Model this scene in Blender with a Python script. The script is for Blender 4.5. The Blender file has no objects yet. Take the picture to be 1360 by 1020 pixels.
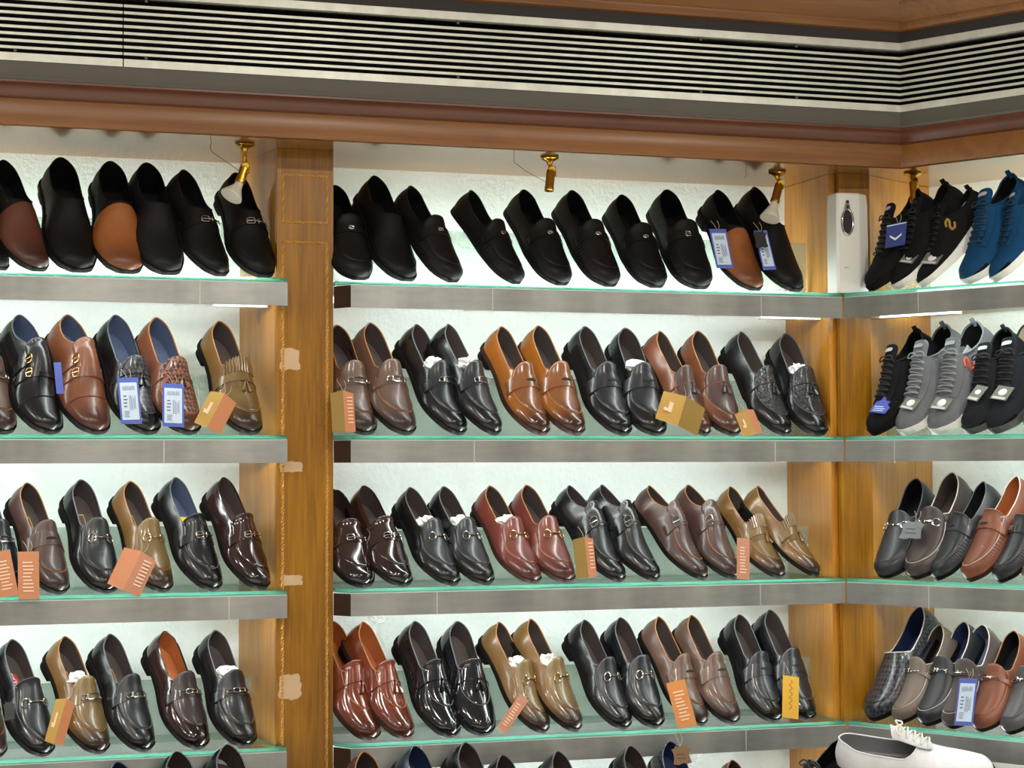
import bpy, math, random
import numpy as np
from mathutils import Matrix, Vector, Euler

# ---------------------------------------------------------------- camera, world, lights, exposure
SC = bpy.context.scene
COL = SC.collection
R_ = math.radians
YAW, PITCH, ROLL = R_(17.74), R_(2.45), R_(-0.18)
CAM = Vector((-2.2508, -4.3478, 1.56))
_fw = Vector((math.sin(YAW) * math.cos(PITCH), math.cos(YAW) * math.cos(PITCH), math.sin(PITCH)))
_rt = Vector((math.cos(YAW), -math.sin(YAW), 0))
_up = _rt.cross(_fw)
_r2 = _rt * math.cos(ROLL) + _up * math.sin(ROLL)
_u2 = _up * math.cos(ROLL) - _rt * math.sin(ROLL)
cd = bpy.data.cameras.new('camera')
cd.sensor_width = 36.0
cd.lens = 36.0 * 2600.0 / 1360.0
cd.clip_end = 60
cam = bpy.data.objects.new('camera', cd)
COL.objects.link(cam)
cam.matrix_world = Matrix(((_r2.x, _u2.x, -_fw.x, CAM.x), (_r2.y, _u2.y, -_fw.y, CAM.y), (_r2.z, _u2.z, -_fw.z, CAM.z), (0, 0, 0, 1)))
SC.camera = cam

w = bpy.data.worlds.new('shop_air')
SC.world = w
w.use_nodes = True
w.node_tree.nodes['Background'].inputs[0].default_value = (1.0, 0.93, 0.82, 1)
w.node_tree.nodes['Background'].inputs[1].default_value = 0.31

def area(name, loc, rot, sx, sy, watts, col=(1, .95, .86)):
    l = bpy.data.lights.new(name, 'AREA')
    l.shape = 'RECTANGLE'; l.size = sx; l.size_y = sy; l.energy = watts; l.color = col
    o = bpy.data.objects.new(name, l); COL.objects.link(o)
    o.location = loc; o.rotation_euler = rot
    return o
for dx in (-3.4, -2.2, -1.0, 0.2):          # the shop's recessed ceiling lamps over the aisle
    for dy in (-1.9, -3.9, -5.9):
        area('ceiling_downlight', (dx, dy, 2.98), (0, 0, 0), .12, .12, 19)
SC.view_settings.view_transform = 'Standard'
SC.view_settings.look = 'None'
SC.view_settings.gamma = 1.0
SC.view_settings.use_curve_mapping = False
SC.view_settings.exposure = 0.0
SC.cycles.max_bounces = 8
SC.cycles.transparent_max_bounces = 16
SC.cycles.sample_clamp_indirect = 4.0
SC.cycles.caustics_reflective = False
SC.cycles.caustics_refractive = False

# ---------------------------------------------------------------- materials
def lin(c):
    if isinstance(c, str):
        c = tuple(int(c[i:i + 2], 16) / 255 for i in (1, 3, 5))
    return tuple((x / 12.92 if x <= .04045 else ((x + .055) / 1.055) ** 2.4) for x in c[:3]) + (1,)

class NT:
    def __init__(s, name):
        s.m = bpy.data.materials.new(name); s.m.use_nodes = True
        s.t = s.m.node_tree; s.n = s.t.nodes; s.l = s.t.links
        s.b = s.n['Principled BSDF']; s.out = s.n['Material Output']
    def new(s, typ, **kw):
        n = s.n.new(typ)
        for k, v in kw.items():
            if k.startswith('i_'):
                n.inputs[k[2:]].default_value = v
            else: setattr(n, k, v)
        return n
    def link(s, a, b): s.l.new(a, b)
    def coords(s, scale=(1, 1, 1), rot=(0, 0, 0)):
        tc = s.new('ShaderNodeTexCoord'); mp = s.new('ShaderNodeMapping')
        mp.inputs['Scale'].default_value = scale; mp.inputs['Rotation'].default_value = rot
        s.link(tc.outputs['Object'], mp.inputs['Vector'])
        return mp.outputs['Vector']
    def noise(s, vec, scale=5, detail=3, rough=.5, dist=0):
        n = s.new('ShaderNodeTexNoise')
        n.inputs['Scale'].default_value = scale; n.inputs['Detail'].default_value = detail
        n.inputs['Roughness'].default_value = rough; n.inputs['Distortion'].default_value = dist
        if vec is not None: s.link(vec, n.inputs['Vector'])
        return n.outputs['Fac']
    def ramp(s, fac, stops):
        r = s.new('ShaderNodeValToRGB')
        el = r.color_ramp.elements
        el[0].position, el[0].color = stops[0]; el[1].position, el[1].color = stops[-1]
        for p, c in stops[1:-1]:
            e = el.new(p); e.color = c
        s.link(fac, r.inputs['Fac'])
        return r.outputs['Color']
    def mixc(s, fac, a, b, mode='MIX'):
        m = s.new('ShaderNodeMix', data_type='RGBA', blend_type=mode)
        for v, i in ((fac, 0), (a, 6), (b, 7)):
            if hasattr(v, 'is_output'): s.link(v, m.inputs[i])
            else: m.inputs[i].default_value = v
        return m.outputs[2]
    def bump(s, h, strength=.2, dist=.002):
        b = s.new('ShaderNodeBump'); b.inputs['Strength'].default_value = strength
        b.inputs['Distance'].default_value = dist
        s.link(h, b.inputs['Height']); s.link(b.outputs['Normal'], s.b.inputs['Normal'])
    def set(s, **kw):
        names = dict(color='Base Color', rough='Roughness', metal='Metallic', spec='Specular IOR Level', coat='Coat Weight', coatr='Coat Roughness', sheen='Sheen Weight')
        for k, v in kw.items():
            if hasattr(v, 'is_output'): s.link(v, s.b.inputs[names[k]])
            else: s.b.inputs[names[k]].default_value = v
        return s

MATS = {}
def leather(name, c, rough=.34, toe=None, coat=.25, grain=.12, kind='leather', spec=.5):
    if name in MATS: return MATS[name]
    t = NT(name); c = lin(c)
    v = t.coords((1, 1, 1))
    n = t.noise(v, 38, 4, .6)
    base = t.mixc(n, tuple(x * .82 for x in c[:3]) + (1,), tuple(min(1, x * 1.18) for x in c[:3]) + (1,))
    if toe is not None:       # hand burnished toe, darker dye rubbed into the leather
        sx = t.new('ShaderNodeSeparateXYZ'); tc = t.new('ShaderNodeTexCoord')
        t.link(tc.outputs['Object'], sx.inputs[0])
        mr = t.new('ShaderNodeMapRange', interpolation_type='SMOOTHSTEP')
        mr.inputs['From Min'].default_value = -.085; mr.inputs['From Max'].default_value = -.012
        t.link(sx.outputs['Y'], mr.inputs['Value'])
        base = t.mixc(mr.outputs['Result'], base, lin(toe))
    t.set(color=base, rough=rough, spec=spec, coat=coat, coatr=.12)
    if kind == 'leather':
        t.bump(t.noise(t.coords(), 260, 3, .6), grain, .0006)
    elif kind == 'suede':
        t.set(sheen=.35, coat=0, rough=.9); t.bump(t.noise(t.coords(), 500, 2), .3, .0008)
    elif kind == 'knit':
        t.set(coat=0, rough=.85, spec=.25)
        ch = t.new('ShaderNodeTexChecker'); ch.inputs['Scale'].default_value = 420
        t.link(t.coords(), ch.inputs['Vector']); t.bump(ch.outputs['Fac'], .35, .0006)
    elif kind == 'weave':
        ch = t.new('ShaderNodeTexChecker'); ch.inputs['Scale'].default_value = 135
        t.link(t.coords((1, .8, .8), (0, 0, R_(45))), ch.inputs['Vector'])
        ch.inputs['Color1'].default_value = tuple(min(1, x * 2.6) for x in c[:3]) + (1,)
        ch.inputs['Color2'].default_value = tuple(x * .3 for x in c[:3]) + (1,)
        t.set(color=ch.outputs['Color'], rough=.3); t.bump(ch.outputs['Fac'], .9, .0022)
    elif kind == 'croc':
        vo = t.new('ShaderNodeTexVoronoi', feature='DISTANCE_TO_EDGE'); vo.inputs['Scale'].default_value = 150
        t.link(t.coords((1, 1.2, .6)), vo.inputs['Vector']); t.bump(vo.outputs['Distance'], .9, .004)
    MATS[name] = t.m
    return t.m

def plain(name, c, rough=.5, metal=0, spec=.5, coat=0, var=0):
    if name in MATS: return MATS[name]
    t = NT(name); c = lin(c)
    if var:
        n = t.noise(t.coords(), 20, 3)
        c2 = t.mixc(n, tuple(x * (1 - var) for x in c[:3]) + (1,), tuple(min(1, x * (1 + var)) for x in c[:3]) + (1,))
        t.set(color=c2)
    else: t.set(color=c)
    t.set(rough=rough, metal=metal, spec=spec, coat=coat)
    MATS[name] = t.m
    return t.m

def wood(name, dark, mid, light, axis='z', gloss=.3, scale=1.0, coat=.6, coatr=.12, spec=.5):
    if name in MATS: return MATS[name]
    t = NT(name)
    s = {'z': (9, 9, .9), 'x': (.9, 9, 9)}[axis]
    v = t.coords(tuple(a * scale for a in s))
    n1 = t.noise(v, 2.2, 5, .6, 1.3)
    v2 = t.coords(tuple(a * scale * k for a, k in zip(s, (7, 7, 2.0))) if axis == 'z' else tuple(a * scale * k for a, k in zip(s, (2.0, 7, 7))))
    n2 = t.noise(v2, 3, 3, .6, .4)
    c = t.ramp(n1, [(.28, lin(dark)), (.5, lin(mid)), (.75, lin(light))])
    c = t.mixc(.35, c, t.ramp(n2, [(.3, lin(dark)), (.7, lin(light))]))
    vo = t.new('ShaderNodeTexVoronoi'); vo.inputs['Scale'].default_value = 5.5
    t.link(t.coords((1, 1, .7)), vo.inputs['Vector'])
    kn = t.ramp(vo.outputs['Distance'], [(.03, (1, 1, 1, 1)), (.10, (0, 0, 0, 1))])
    c = t.mixc(kn, c, lin(dark), 'MIX')
    t.set(color=c, rough=gloss, coat=coat, coatr=coatr, spec=spec)
    t.bump(n2, .05, .001)
    MATS[name] = t.m
    return t.m

M_WALL = None
def build_base_mats():
    t = NT('white_plaster')
    n = t.noise(t.coords(), 70, 4, .6)
    t.set(color=t.mixc(n, lin('#e6ece8'), lin('#f2f6f4')), rough=.8, spec=.2); t.bump(n, .5, .006)
    MATS['wall'] = t.m
    # thin clear glass: faces let light through, edges glow teal where light travels inside
    t = NT('glass_face')
    tr = t.new('ShaderNodeBsdfTransparent'); tr.inputs['Color'].default_value = (.955, .978, .966, 1)
    gl = t.new('ShaderNodeBsdfGlossy'); gl.inputs['Roughness'].default_value = .03
    lw = t.new('ShaderNodeLayerWeight'); lw.inputs['Blend'].default_value = .5
    pw = t.new('ShaderNodeMath', operation='POWER'); pw.inputs[1].default_value = 4.5; t.link(lw.outputs['Facing'], pw.inputs[0])
    ma = t.new('ShaderNodeMath', operation='MULTIPLY_ADD'); ma.inputs[1].default_value = .85; ma.inputs[2].default_value = .03; t.link(pw.outputs[0], ma.inputs[0])
    mx = t.new('ShaderNodeMixShader')
    t.link(ma.outputs[0], mx.inputs[0]); t.link(tr.outputs[0], mx.inputs[1]); t.link(gl.outputs[0], mx.inputs[2])
    t.link(mx.outputs[0], t.out.inputs['Surface']); MATS['glass'] = t.m
    t = NT('glass_edge')
    tr = t.new('ShaderNodeBsdfTranslucent'); tr.inputs['Color'].default_value = lin('#63b39b')
    df = t.new('ShaderNodeBsdfDiffuse')
    nz = t.noise(t.coords((3, 1, 60)), 2.2, 2)
    t.link(t.ramp(nz, [(.35, lin('#236a58')), (.6, lin('#86cfba'))]), df.inputs['Color'])
    tp = t.new('ShaderNodeBsdfTransparent'); tp.inputs['Color'].default_value = lin('#a5ead2')
    m1 = t.new('ShaderNodeMixShader'); m1.inputs[0].default_value = .5
    t.link(tr.outputs[0], m1.inputs[1]); t.link(df.outputs[0], m1.inputs[2])
    m2 = t.new('ShaderNodeMixShader'); m2.inputs[0].default_value = .35
    t.link(m1.outputs[0], m2.inputs[1]); t.link(tp.outputs[0], m2.inputs[2])
    t.link(m2.outputs[0], t.out.inputs['Surface']); MATS['glass_edge'] = t.m
    t = NT('frosted_glass')
    df = t.new('ShaderNodeBsdfDiffuse'); df.inputs['Color'].default_value = lin('#dde5df')
    tl = t.new('ShaderNodeBsdfTranslucent'); tl.inputs['Color'].default_value = lin('#dde5df')
    tp = t.new('ShaderNodeBsdfTransparent'); tp.inputs['Color'].default_value = lin('#e2e9e4')
    m1 = t.new('ShaderNodeMixShader'); m1.inputs[0].default_value = .4
    t.link(df.outputs[0], m1.inputs[1]); t.link(tl.outputs[0], m1.inputs[2])
    m2 = t.new('ShaderNodeMixShader'); m2.inputs[0].default_value = .82
    t.link(m1.outputs[0], m2.inputs[1]); t.link(tp.outputs[0], m2.inputs[2])
    t.link(m2.outputs[0], t.out.inputs['Surface']); MATS['frosted'] = t.m
    t = NT('light_leak_pale')
    tl = t.new('ShaderNodeBsdfTranslucent'); tl.inputs['Color'].default_value = lin('#e6f4ee'); df = t.new('ShaderNodeBsdfDiffuse'); df.inputs['Color'].default_value = lin('#dfe8e2')
    mx = t.new('ShaderNodeMixShader'); t.link(tl.outputs[0], mx.inputs[1]); t.link(df.outputs[0], mx.inputs[2]); t.link(mx.outputs[0], t.out.inputs['Surface']); MATS['strip'] = t.m
    t = NT('brushed_steel')
    n1 = t.noise(t.coords((4, 4, 18)), 3, 4, .6); n2 = t.noise(t.coords((.9, .9, .25)), 7, 3)
    c = t.mixc(.5, t.ramp(n1, [(.3, lin('#8e8e8e')), (.7, lin('#a8a8a4'))]), t.ramp(n2, [(.3, lin('#767674')), (.72, lin('#ccccc6'))]))
    t.set(color=c, metal=.75, rough=.42, spec=.4); MATS['steel'] = t.m
    t = NT('aluminium_slat')
    n1 = t.noise(t.coords((6, 6, 6)), 4, 3)
    t.set(color=t.ramp(n1, [(.3, lin('#c9c9bd')), (.7, lin('#deded2'))]), metal=.25, rough=.4); MATS['alu'] = t.m
    t = NT('added_uplight'); em = t.new('ShaderNodeEmission')
    em.inputs['Color'].default_value = (.93, 1.0, .965, 1); em.inputs['Strength'].default_value = 70
    t.link(em.outputs[0], t.out.inputs['Surface']); MATS['added_up'] = t.m
    t = NT('tube_light'); em = t.new('ShaderNodeEmission')
    em.inputs['Color'].default_value = (.93, 1.0, .965, 1); em.inputs['Strength'].default_value = 29.5
    t.link(em.outputs[0], t.out.inputs['Surface']); MATS['tube'] = t.m
build_base_mats()
W_POST = wood('honey_wood', '#5c3803', '#8e5b06', '#a87612', 'z', .34, 1.0, .25, .15, .35)
W_PANEL = wood('pale_ply', '#8f5606', '#bb7a12', '#d0923a', 'z', .28, 1.0, .9, .08)
W_BULK = wood('brown_moulding', '#653a1a', '#7f5024', '#8e5e2c', 'x', .4, .8, .2, .3)
W_BULKD = wood('shaded_moulding', '#4c2614', '#5c311b', '#6b3d22', 'x', .4, .8, .3, .2)  # darker copy of the moulding wood, shade of the upper cove painted in
W_SOF = wood('varnished_soffit', '#6e4522', '#8a5f36', '#9c7148', 'x', .2, .8, 1.0, .13)
W_DARK = wood('dark_cabinet', '#2b170c', '#3a2012', '#4a2b18', 'z', .35)
BRASS = plain('brass', '#c89a3a', .25, 1)
CHROME = plain('chrome', '#d8d8d8', .12, 1)
GUN = plain('gunmetal', '#b4aea6', .2, 1)
GOLDM = plain('gold_metal', '#c8a878', .22, 1)
WHITE = plain('white_plastic', '#d8d8d2', .35)
WHITE2 = plain('pale_grey_plastic', '#c2c2be', .35)
BLACKM = plain('black_void', '#060606', .8, 0, .1)
CHAR = plain('charcoal_band', '#5a564f', .55, 0, .3, 0, .1)
CHARD = plain('dark_band', '#332e2d', .6, 0, .3, 0, .1)
PATCH = plain('bare_scuff', '#c4a684', .7, 0, .2, 0, .12)
ROPE = plain('rope_inlay', '#bd8a3c', .4)
PAPER = plain('tissue_white', '#eef0f0', .8, 0, .2)

# ---------------------------------------------------------------- mesh helpers
class MB:
    def __init__(s): s.v = []; s.f = []; s.mi = []; s.k = 0
    def add(s, verts, faces, mi=0):
        o = s.k
        s.v.append(np.asarray(verts, float)); s.k += len(verts)
        s.f += [tuple(i + o for i in f) for f in faces]; s.mi += [mi] * len(faces)
    def grid(s, P, mi=0, closev=False, flip=False):
        P = np.asarray(P); n, m = P.shape[:2]
        F = []
        for i in range(n - 1):
            for j in range(m if closev else m - 1):
                k = (j + 1) % m
                q = (i * m + j, (i + 1) * m + j, (i + 1) * m + k, i * m + k)
                F.append(q[::-1] if flip else q)
        s.add(P.reshape(-1, 3), F, mi)
    def box(s, x0, x1, y0, y1, z0, z1, mi=0):
        v = [(x, y, z) for x in (x0, x1) for y in (y0, y1) for z in (z0, z1)]
        s.add(v, [(0, 1, 3, 2), (4, 6, 7, 5), (0, 4, 5, 1), (2, 3, 7, 6), (0, 2, 6, 4), (1, 5, 7, 3)], mi)
    def prism(s, poly, z0, z1, mi=0, mis=None):
        n = len(poly)
        v = [(x, y, z0) for x, y in poly] + [(x, y, z1) for x, y in poly]
        s.add(v, [tuple(range(n))[::-1], tuple(range(n, 2 * n))], mi)
        s.add(v, [(i, (i + 1) % n, n + (i + 1) % n, n + i) for i in range(n)], mi if mis is None else mis)
    def tube(s, pts, r, seg=6, closed=False, mi=0, cap=True):
        P = np.asarray(pts, float); n = len(P)
        r = np.full(n, r) if np.isscalar(r) else np.asarray(r, float)
        if closed: T = np.roll(P, -1, 0) - np.roll(P, 1, 0)
        else: T = np.gradient(P, axis=0)
        T /= np.linalg.norm(T, axis=1)[:, None] + 1e-12
        ref = np.array([0, 0, 1.]) if abs(T[0][2]) < .9 else np.array([1., 0, 0])
        N = np.cross(T[0], ref); N /= np.linalg.norm(N)
        rings = []
        for i in range(n):
            N = N - T[i] * (N @ T[i]); N /= np.linalg.norm(N) + 1e-12
            B = np.cross(T[i], N)
            a = np.linspace(0, 2 * np.pi, seg, endpoint=False)
            rings.append(P[i] + r[i] * (np.cos(a)[:, None] * N + np.sin(a)[:, None] * B))
        G = np.array(rings)
        if closed: G = np.concatenate([G, G[:1]])
        o = s.k
        s.grid(G, mi, True)
        if cap and not closed:
            s.f += [tuple(o + j for j in range(seg)), tuple(o + (n - 1) * seg + j for j in range(seg))[::-1]]; s.mi += [mi, mi]
    def lathe(s, prof, seg=16, mi=0, M=None):      # profile (r, z) around local z
        a = np.linspace(0, 2 * np.pi, seg, endpoint=False)
        G = np.array([[(r * math.cos(t), r * math.sin(t), z) for t in a] for r, z in prof])
        if M is not None: G = G @ np.array(M.to_3x3()).T + np.array(M.translation)
        s.grid(G, mi, True)
    def mesh(s, name, smooth=True, merge=0, angle=None):
        me = bpy.data.meshes.new(name)
        V = np.concatenate(s.v) if s.v else np.zeros((0, 3))
        me.from_pydata(V.tolist(), [], s.f)
        me.polygons.foreach_set('material_index', s.mi)
        if merge:
            import bmesh
            bm = bmesh.new(); bm.from_mesh(me)
            bmesh.ops.remove_doubles(bm, verts=bm.verts, dist=merge)
            bmesh.ops.dissolve_degenerate(bm, dist=1e-6, edges=bm.edges)
            bm.to_mesh(me); bm.free()
        me.polygons.foreach_set('use_smooth', [smooth] * len(me.polygons))
        if angle and smooth: me.set_sharp_from_angle(angle=R_(angle))
        me.update()
        return me
    def obj(s, name, mats, parent=None, smooth=True, angle=35, merge=0, fix=True):
        me = s.mesh(name, smooth, merge, angle)
        for m in (mats if isinstance(mats, (list, tuple)) else [mats]): me.materials.append(m)
        if fix:
            import bmesh
            bm = bmesh.new(); bm.from_mesh(me); bmesh.ops.recalc_face_normals(bm, faces=bm.faces); bm.to_mesh(me); bm.free()
        o = bpy.data.objects.new(name, me); COL.objects.link(o)
        if parent: o.parent = parent
        return o

def empty(name, loc=(0, 0, 0), rot=(0, 0, 0)):
    o = bpy.data.objects.new(name, None); COL.objects.link(o)
    o.empty_display_size = .02
    o.location = loc; o.rotation_euler = rot
    return o
def tag(o, label=None, cat=None, group=None, kind=None):
    if label: o['label'] = label
    if cat: o['category'] = cat
    if group: o['group'] = group
    if kind: o['kind'] = kind
    return o
def part(mb, name, mats, parent, label=None, **kw):
    o = mb.obj(name, mats, parent, **kw)
    if label: o['label'] = label
    return o

# ---------------------------------------------------------------- the place, plan coordinates
# middle wall runs along x (shelf fronts on y=0, wall at y=WY); the right wall turns 60 degrees towards the viewer
WY, WS = .30, .40
EX = np.array([.5, -math.sqrt(3) / 2]); MX = np.array([math.sqrt(3) / 2, .5])
def rb(e, s): p = EX * e + MX * s; return (float(p[0]), float(p[1]))
RROT = -math.pi / 3
XL, ER = -2.75, .95
ZT = {1: 1.977, 2: 1.623, 3: 1.2755, 4: .927}     # tops of the light boxes
GT = .0115
ROWN = {1: 'top', 2: 'second', 3: 'third', 4: 'fourth'}
BAYN = {'L': 'left', 'M': 'middle', 'R': 'right'}
ZS = 2.292
PL0, PL1 = -1.4055, -1.2745      # left post front
cornerW = ((WS - WY * .5) / (math.sqrt(3) / 2), WY)

mb = MB(); mb.prism([(XL, WY), cornerW, (cornerW[0] + .1, WY + .1), (XL, WY + .1)], 0, 3.0)
tag(mb.obj('wall_back', MATS['wall'], smooth=False), kind='structure')
mb = MB(); a = rb(ER, WS); b = rb(ER, WS + .1); mb.prism([cornerW, a, b, (cornerW[0] + .1, WY + .1)], 0, 3.0)
tag(mb.obj('wall_right', MATS['wall'], smooth=False), kind='structure')
mb = MB(); mb.box(-5.5, 2.2, -7, WY + .1, -.05, 0); tag(mb.obj('floor', plain('shop_floor', '#efebe2', .35, 0, .5, 0, .06), smooth=False), kind='structure')
mb = MB(); mb.box(-5.5, 2.2, -7, WY + .1, 3.0, 3.05); tag(mb.obj('ceiling', plain('shop_ceiling', '#948e84', .8), smooth=False), kind='structure')

def off_corner(o):           # mitre of the bulkhead at distance o in front of the middle shelf fronts
    s = .145 - o
    return np.array([(s + o * .5) / (math.sqrt(3) / 2), -o])
def sweep(name, prof, mat, kind='structure', parent=None, x0=XL, er=ER, smooth=True):
    """profile (offset, z) swept along the middle wall, mitred at the corner, along the right wall"""
    mb = MB(); rows = []
    for x in ('a', 'c', 'b'):
        row = []
        for o, z in prof:
            c = off_corner(o)
            if x == 'a': p = (x0, -o)
            elif x == 'c': p = c
            else:
                s = .145 - o; p = rb(er, s)
            row.append((p[0], p[1], z))
        rows.append(row)
    # split extra stations so long quads stay planar
    mb.grid(np.array(rows))
    o = mb.obj(name, mat, parent, smooth=smooth, angle=40)
    if kind: o['kind'] = kind
    return o
# bulkhead from the bottom up
sweep('trim_1', [(.02, ZS + .004), (.0735, ZS + .0006), (.081, ZS + .003), (.085, ZS + .012), (.087, ZS + .03), (.086, ZS + .048), (.083, ZS + .057), (.077, ZS + .0605), (.02, ZS + .061)], W_BULK)
sweep('trim_2', [(.02, ZS + .0605), (.076, ZS + .0605), (.0745, ZS + .064), (.078, ZS + .075), (.085, ZS + .086), (.094, ZS + .092), (.094, ZS + .097), (.02, ZS + .097)], W_BULKD)
sweep('trim_3', [(.02, ZS + .097), (.096, ZS + .097), (.100, ZS + .102), (.098, ZS + .108), (.098, ZS + .135), (.02, ZS + .135)], CHAR)
sweep('trim_4', [(.02, 2.599), (.1, 2.599), (.101, 2.6235), (.02, 2.6235)], CHARD)
DZ = -.0105
sweep('trim_5', [(o, z + DZ) for o, z in [(.02, 2.634), (.104, 2.634), (.112, 2.637), (.118, 2.648), (.118, 2.655), (.124, 2.660), (.134, 2.675), (.15, 2.688), (.152, 2.695), (.156, 2.70), (.175, 2.715), (.195, 2.735), (.205, 2.76), (.205, 3.0), (.02, 3.0)]], W_BULK)
# soffit underside
mb = MB()
c0 = off_corner(.075); e0 = rb(ER, .145 - .075); e1 = rb(ER, WS)
mb.add([(XL, -.075, ZS), (c0[0], c0[1], ZS), (cornerW[0], WY, ZS), (XL, WY, ZS)], [(0, 1, 2, 3)])
mb.add([(c0[0], c0[1], ZS), (e0[0], e0[1], ZS), (e1[0], e1[1], ZS), (cornerW[0], WY, ZS)], [(0, 1, 2, 3)])
mb.add([(XL, -.075, ZS + .03), (c0[0], c0[1], ZS + .03), (cornerW[0], WY, ZS + .03), (XL, WY, ZS + .03)], [(0, 1, 2, 3)])
tag(mb.obj('ceiling_soffit', W_SOF, smooth=False, fix=False), kind='structure')

# ---- ventilation grilles
def grille(x0, x1, on_right, label):
    g = tag(empty('vent_grille'), label, 'air grille', 'air grilles above the shelves')
    def line(o, z, d, h):      # bar from offset o, thickness d, z..z+h
        def pt(x, oo):
            if x == 'c': return tuple(off_corner(oo))
            return rb(x, .145 - oo) if on_right else (x, -oo)
        a0, a1, b0, b1 = pt(x0, o), pt(x0, o - d), pt(x1, o), pt(x1, o - d)
        m = MB(); m.prism([a0, b0, b1, a1], z, z + h); return m
    m = line(.098, 2.428, .02, .017); m2 = line(.098, 2.581, .02, .018)
    m.add(np.concatenate(m2.v), m2.f)
    part(m, 'frame', MATS['alu'], g, smooth=False)
    part(line(.06, 2.445, .02, .136), 'backing', BLACKM, g, smooth=False)
    for k in range(8):
        part(line(.092, 2.4548 + k * .01495, .0035, .0058), 'slat', MATS['alu'], g, smooth=False)
    if not on_right:
        m = MB()
        for dx in (.045, .75, 1.35, 1.6):
            if x0 + dx < (x1 if x1 != 'c' else 0):
                for z in (2.4475, 2.5725): m.box(x0 + dx, x0 + dx + .006, -.094, -.09, z, z + .006)
        part(m, 'clip', plain('dull_clip', '#55534e', .6), g, smooth=False)
    return g
grille(XL, -1.7715, False, 'slatted aluminium air grille left of the seam, upper left')
grille(-1.7690, 'c', False, 'long slatted aluminium air grille above the middle shelves')
grille('c', ER, True, 'slatted aluminium air grille above the right shelves')

# ---- wooden posts
def rope(pts, r=.0019, amp=.0022, pitch=.016, parent=None, mat=ROPE):
    P = np.asarray(pts, float); L = np.linalg.norm(P[1] - P[0]); n = max(8, int(L / pitch * 6))
    t = np.linspace(0, 1, n); d = (P[1] - P[0]) / L
    u = np.cross(d, (0, 1, 0.)); u /= np.linalg.norm(u); v = np.cross(d, u)
    m = MB()
    for ph in (0, math.pi):
        a = t * L / pitch * 2 * math.pi + ph
        m.tube(P[0] + (P[1] - P[0]) * t[:, None] + amp * (np.cos(a)[:, None] * u + np.sin(a)[:, None] * v), r, 4)
    return m
p1 = tag(empty('wooden_post', (PL0, .05, 0)), 'wide honey-coloured wooden post with rope inlay between left and middle shelves', 'post')
def pm(m, name, mat, parent, label=None, **kw):     # world-space mesh put under a placed empty
    loc = np.array(parent.location)
    m.v = [v - loc for v in m.v]
    o = part(m, name, mat, parent, label, **kw)
    return o
m = MB(); m.box(PL0, PL1, .05, .07, .45, ZS - .0005); pm(m, 'front_board', W_POST, p1, smooth=False)
m = MB(); m.prism([(PL0, .0705), (PL0 + .012, .0705), (-1.4325, WY - .0005), (-1.4475, WY - .0005)], .45, ZS - .0005); pm(m, 'side_panel', W_PANEL, p1, 'paler varnished side panel', smooth=False)
m = MB(); m.box(PL1 - .012, PL1, .0705, WY - .0005, .45, ZS - .0005); pm(m, 'side_panel', W_PANEL, p1, smooth=False)
xa, xb = -1.3915, -1.2895
for x in (xa, xb):
    pm(rope([(x, .0495, .5), (x, .0495, 2.077)]), 'rope_inlay', ROPE, p1)
pm(rope([(xa, .0495, 2.077), (xb, .0495, 2.077)]), 'rope_inlay', ROPE, p1)
for a, b in (((xa, 2.123), (xb, 2.123)), ((xa, 2.231), (xb, 2.231)), ((xa, 2.123), (xa, 2.231)), ((xb, 2.123), (xb, 2.231))):
    pm(rope([(a[0], .0495, a[1]), (b[0], .0495, b[1])]), 'rope_inlay', ROPE, p1)
rnd = random.Random(4)
for x0, x1, z0, z1 in ((-1.398, -1.352, 1.784, 1.834), (-1.398, -1.345, 1.551, 1.576), (-1.396, -1.346, 1.294, 1.319), (-1.400, -1.348, 1.036, 1.094)):
    m = MB(); n = 26
    ring = []
    for k in range(n):
        a = 2 * math.pi * k / n; c, s = math.cos(a), math.sin(a)
        q = max(abs(c), abs(s)); r = 1 + rnd.uniform(-.14, .06)
        ring.append(((x0 + x1) / 2 + c / q * (x1 - x0) / 2 * r, (z0 + z1) / 2 + s / q * (z1 - z0) / 2 * r))
    v = [(x, .0492, z) for x, z in ring] + [(x, .05005, z) for x, z in ring]
    m.add(v, [tuple(range(n))] + [(i, i + n, (i + 1) % n + n, (i + 1) % n) for i in range(n)])
    pm(m, 'scuffed_patch', PATCH, p1, 'bare pale patch where tape was torn off', smooth=False)
CP0 = np.array([.008, .05]); CP1 = np.array(rb(.0073, .10))
p2 = tag(empty('wooden_post', (.049, .05, 0)), 'narrow honey-coloured wooden post with panels in the corner', 'post')
nrm = np.array([(CP1 - CP0)[1], -(CP1 - CP0)[0]]); nrm /= np.linalg.norm(nrm)
def cpt(t, d=0): p = CP0 + (CP1 - CP0) * t - nrm * d; return (float(p[0]), float(p[1]))
m = MB(); m.prism([cpt(0), cpt(.455), cpt(.46, -.003), cpt(.485, -.003), cpt(.49), cpt(1), cpt(1, -.02), cpt(0, -.02)][::-1], .45, ZS - .0005); pm(m, 'front_board', W_POST, p2, smooth=False)
m = MB(); m.box(-.012, -.0, .05, WY - .0005, .45, ZS - .0005); pm(m, 'side_panel', W_PANEL, p2, 'varnished panel facing the middle shelves', smooth=False)
q = [rb(.0, .105), rb(.012, .105), rb(.012, WS - .0005), rb(.0, WS - .0005)]
m = MB(); m.prism(q, .45, ZS - .0005); pm(m, 'side_panel', W_PANEL, p2, 'varnished panel facing the right shelves', smooth=False)
m = MB(); m.box(.0005, .0075, .052, .06, .45, ZS - .0005); pm(m, 'edge_strip', W_PANEL, p2, smooth=False)
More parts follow.
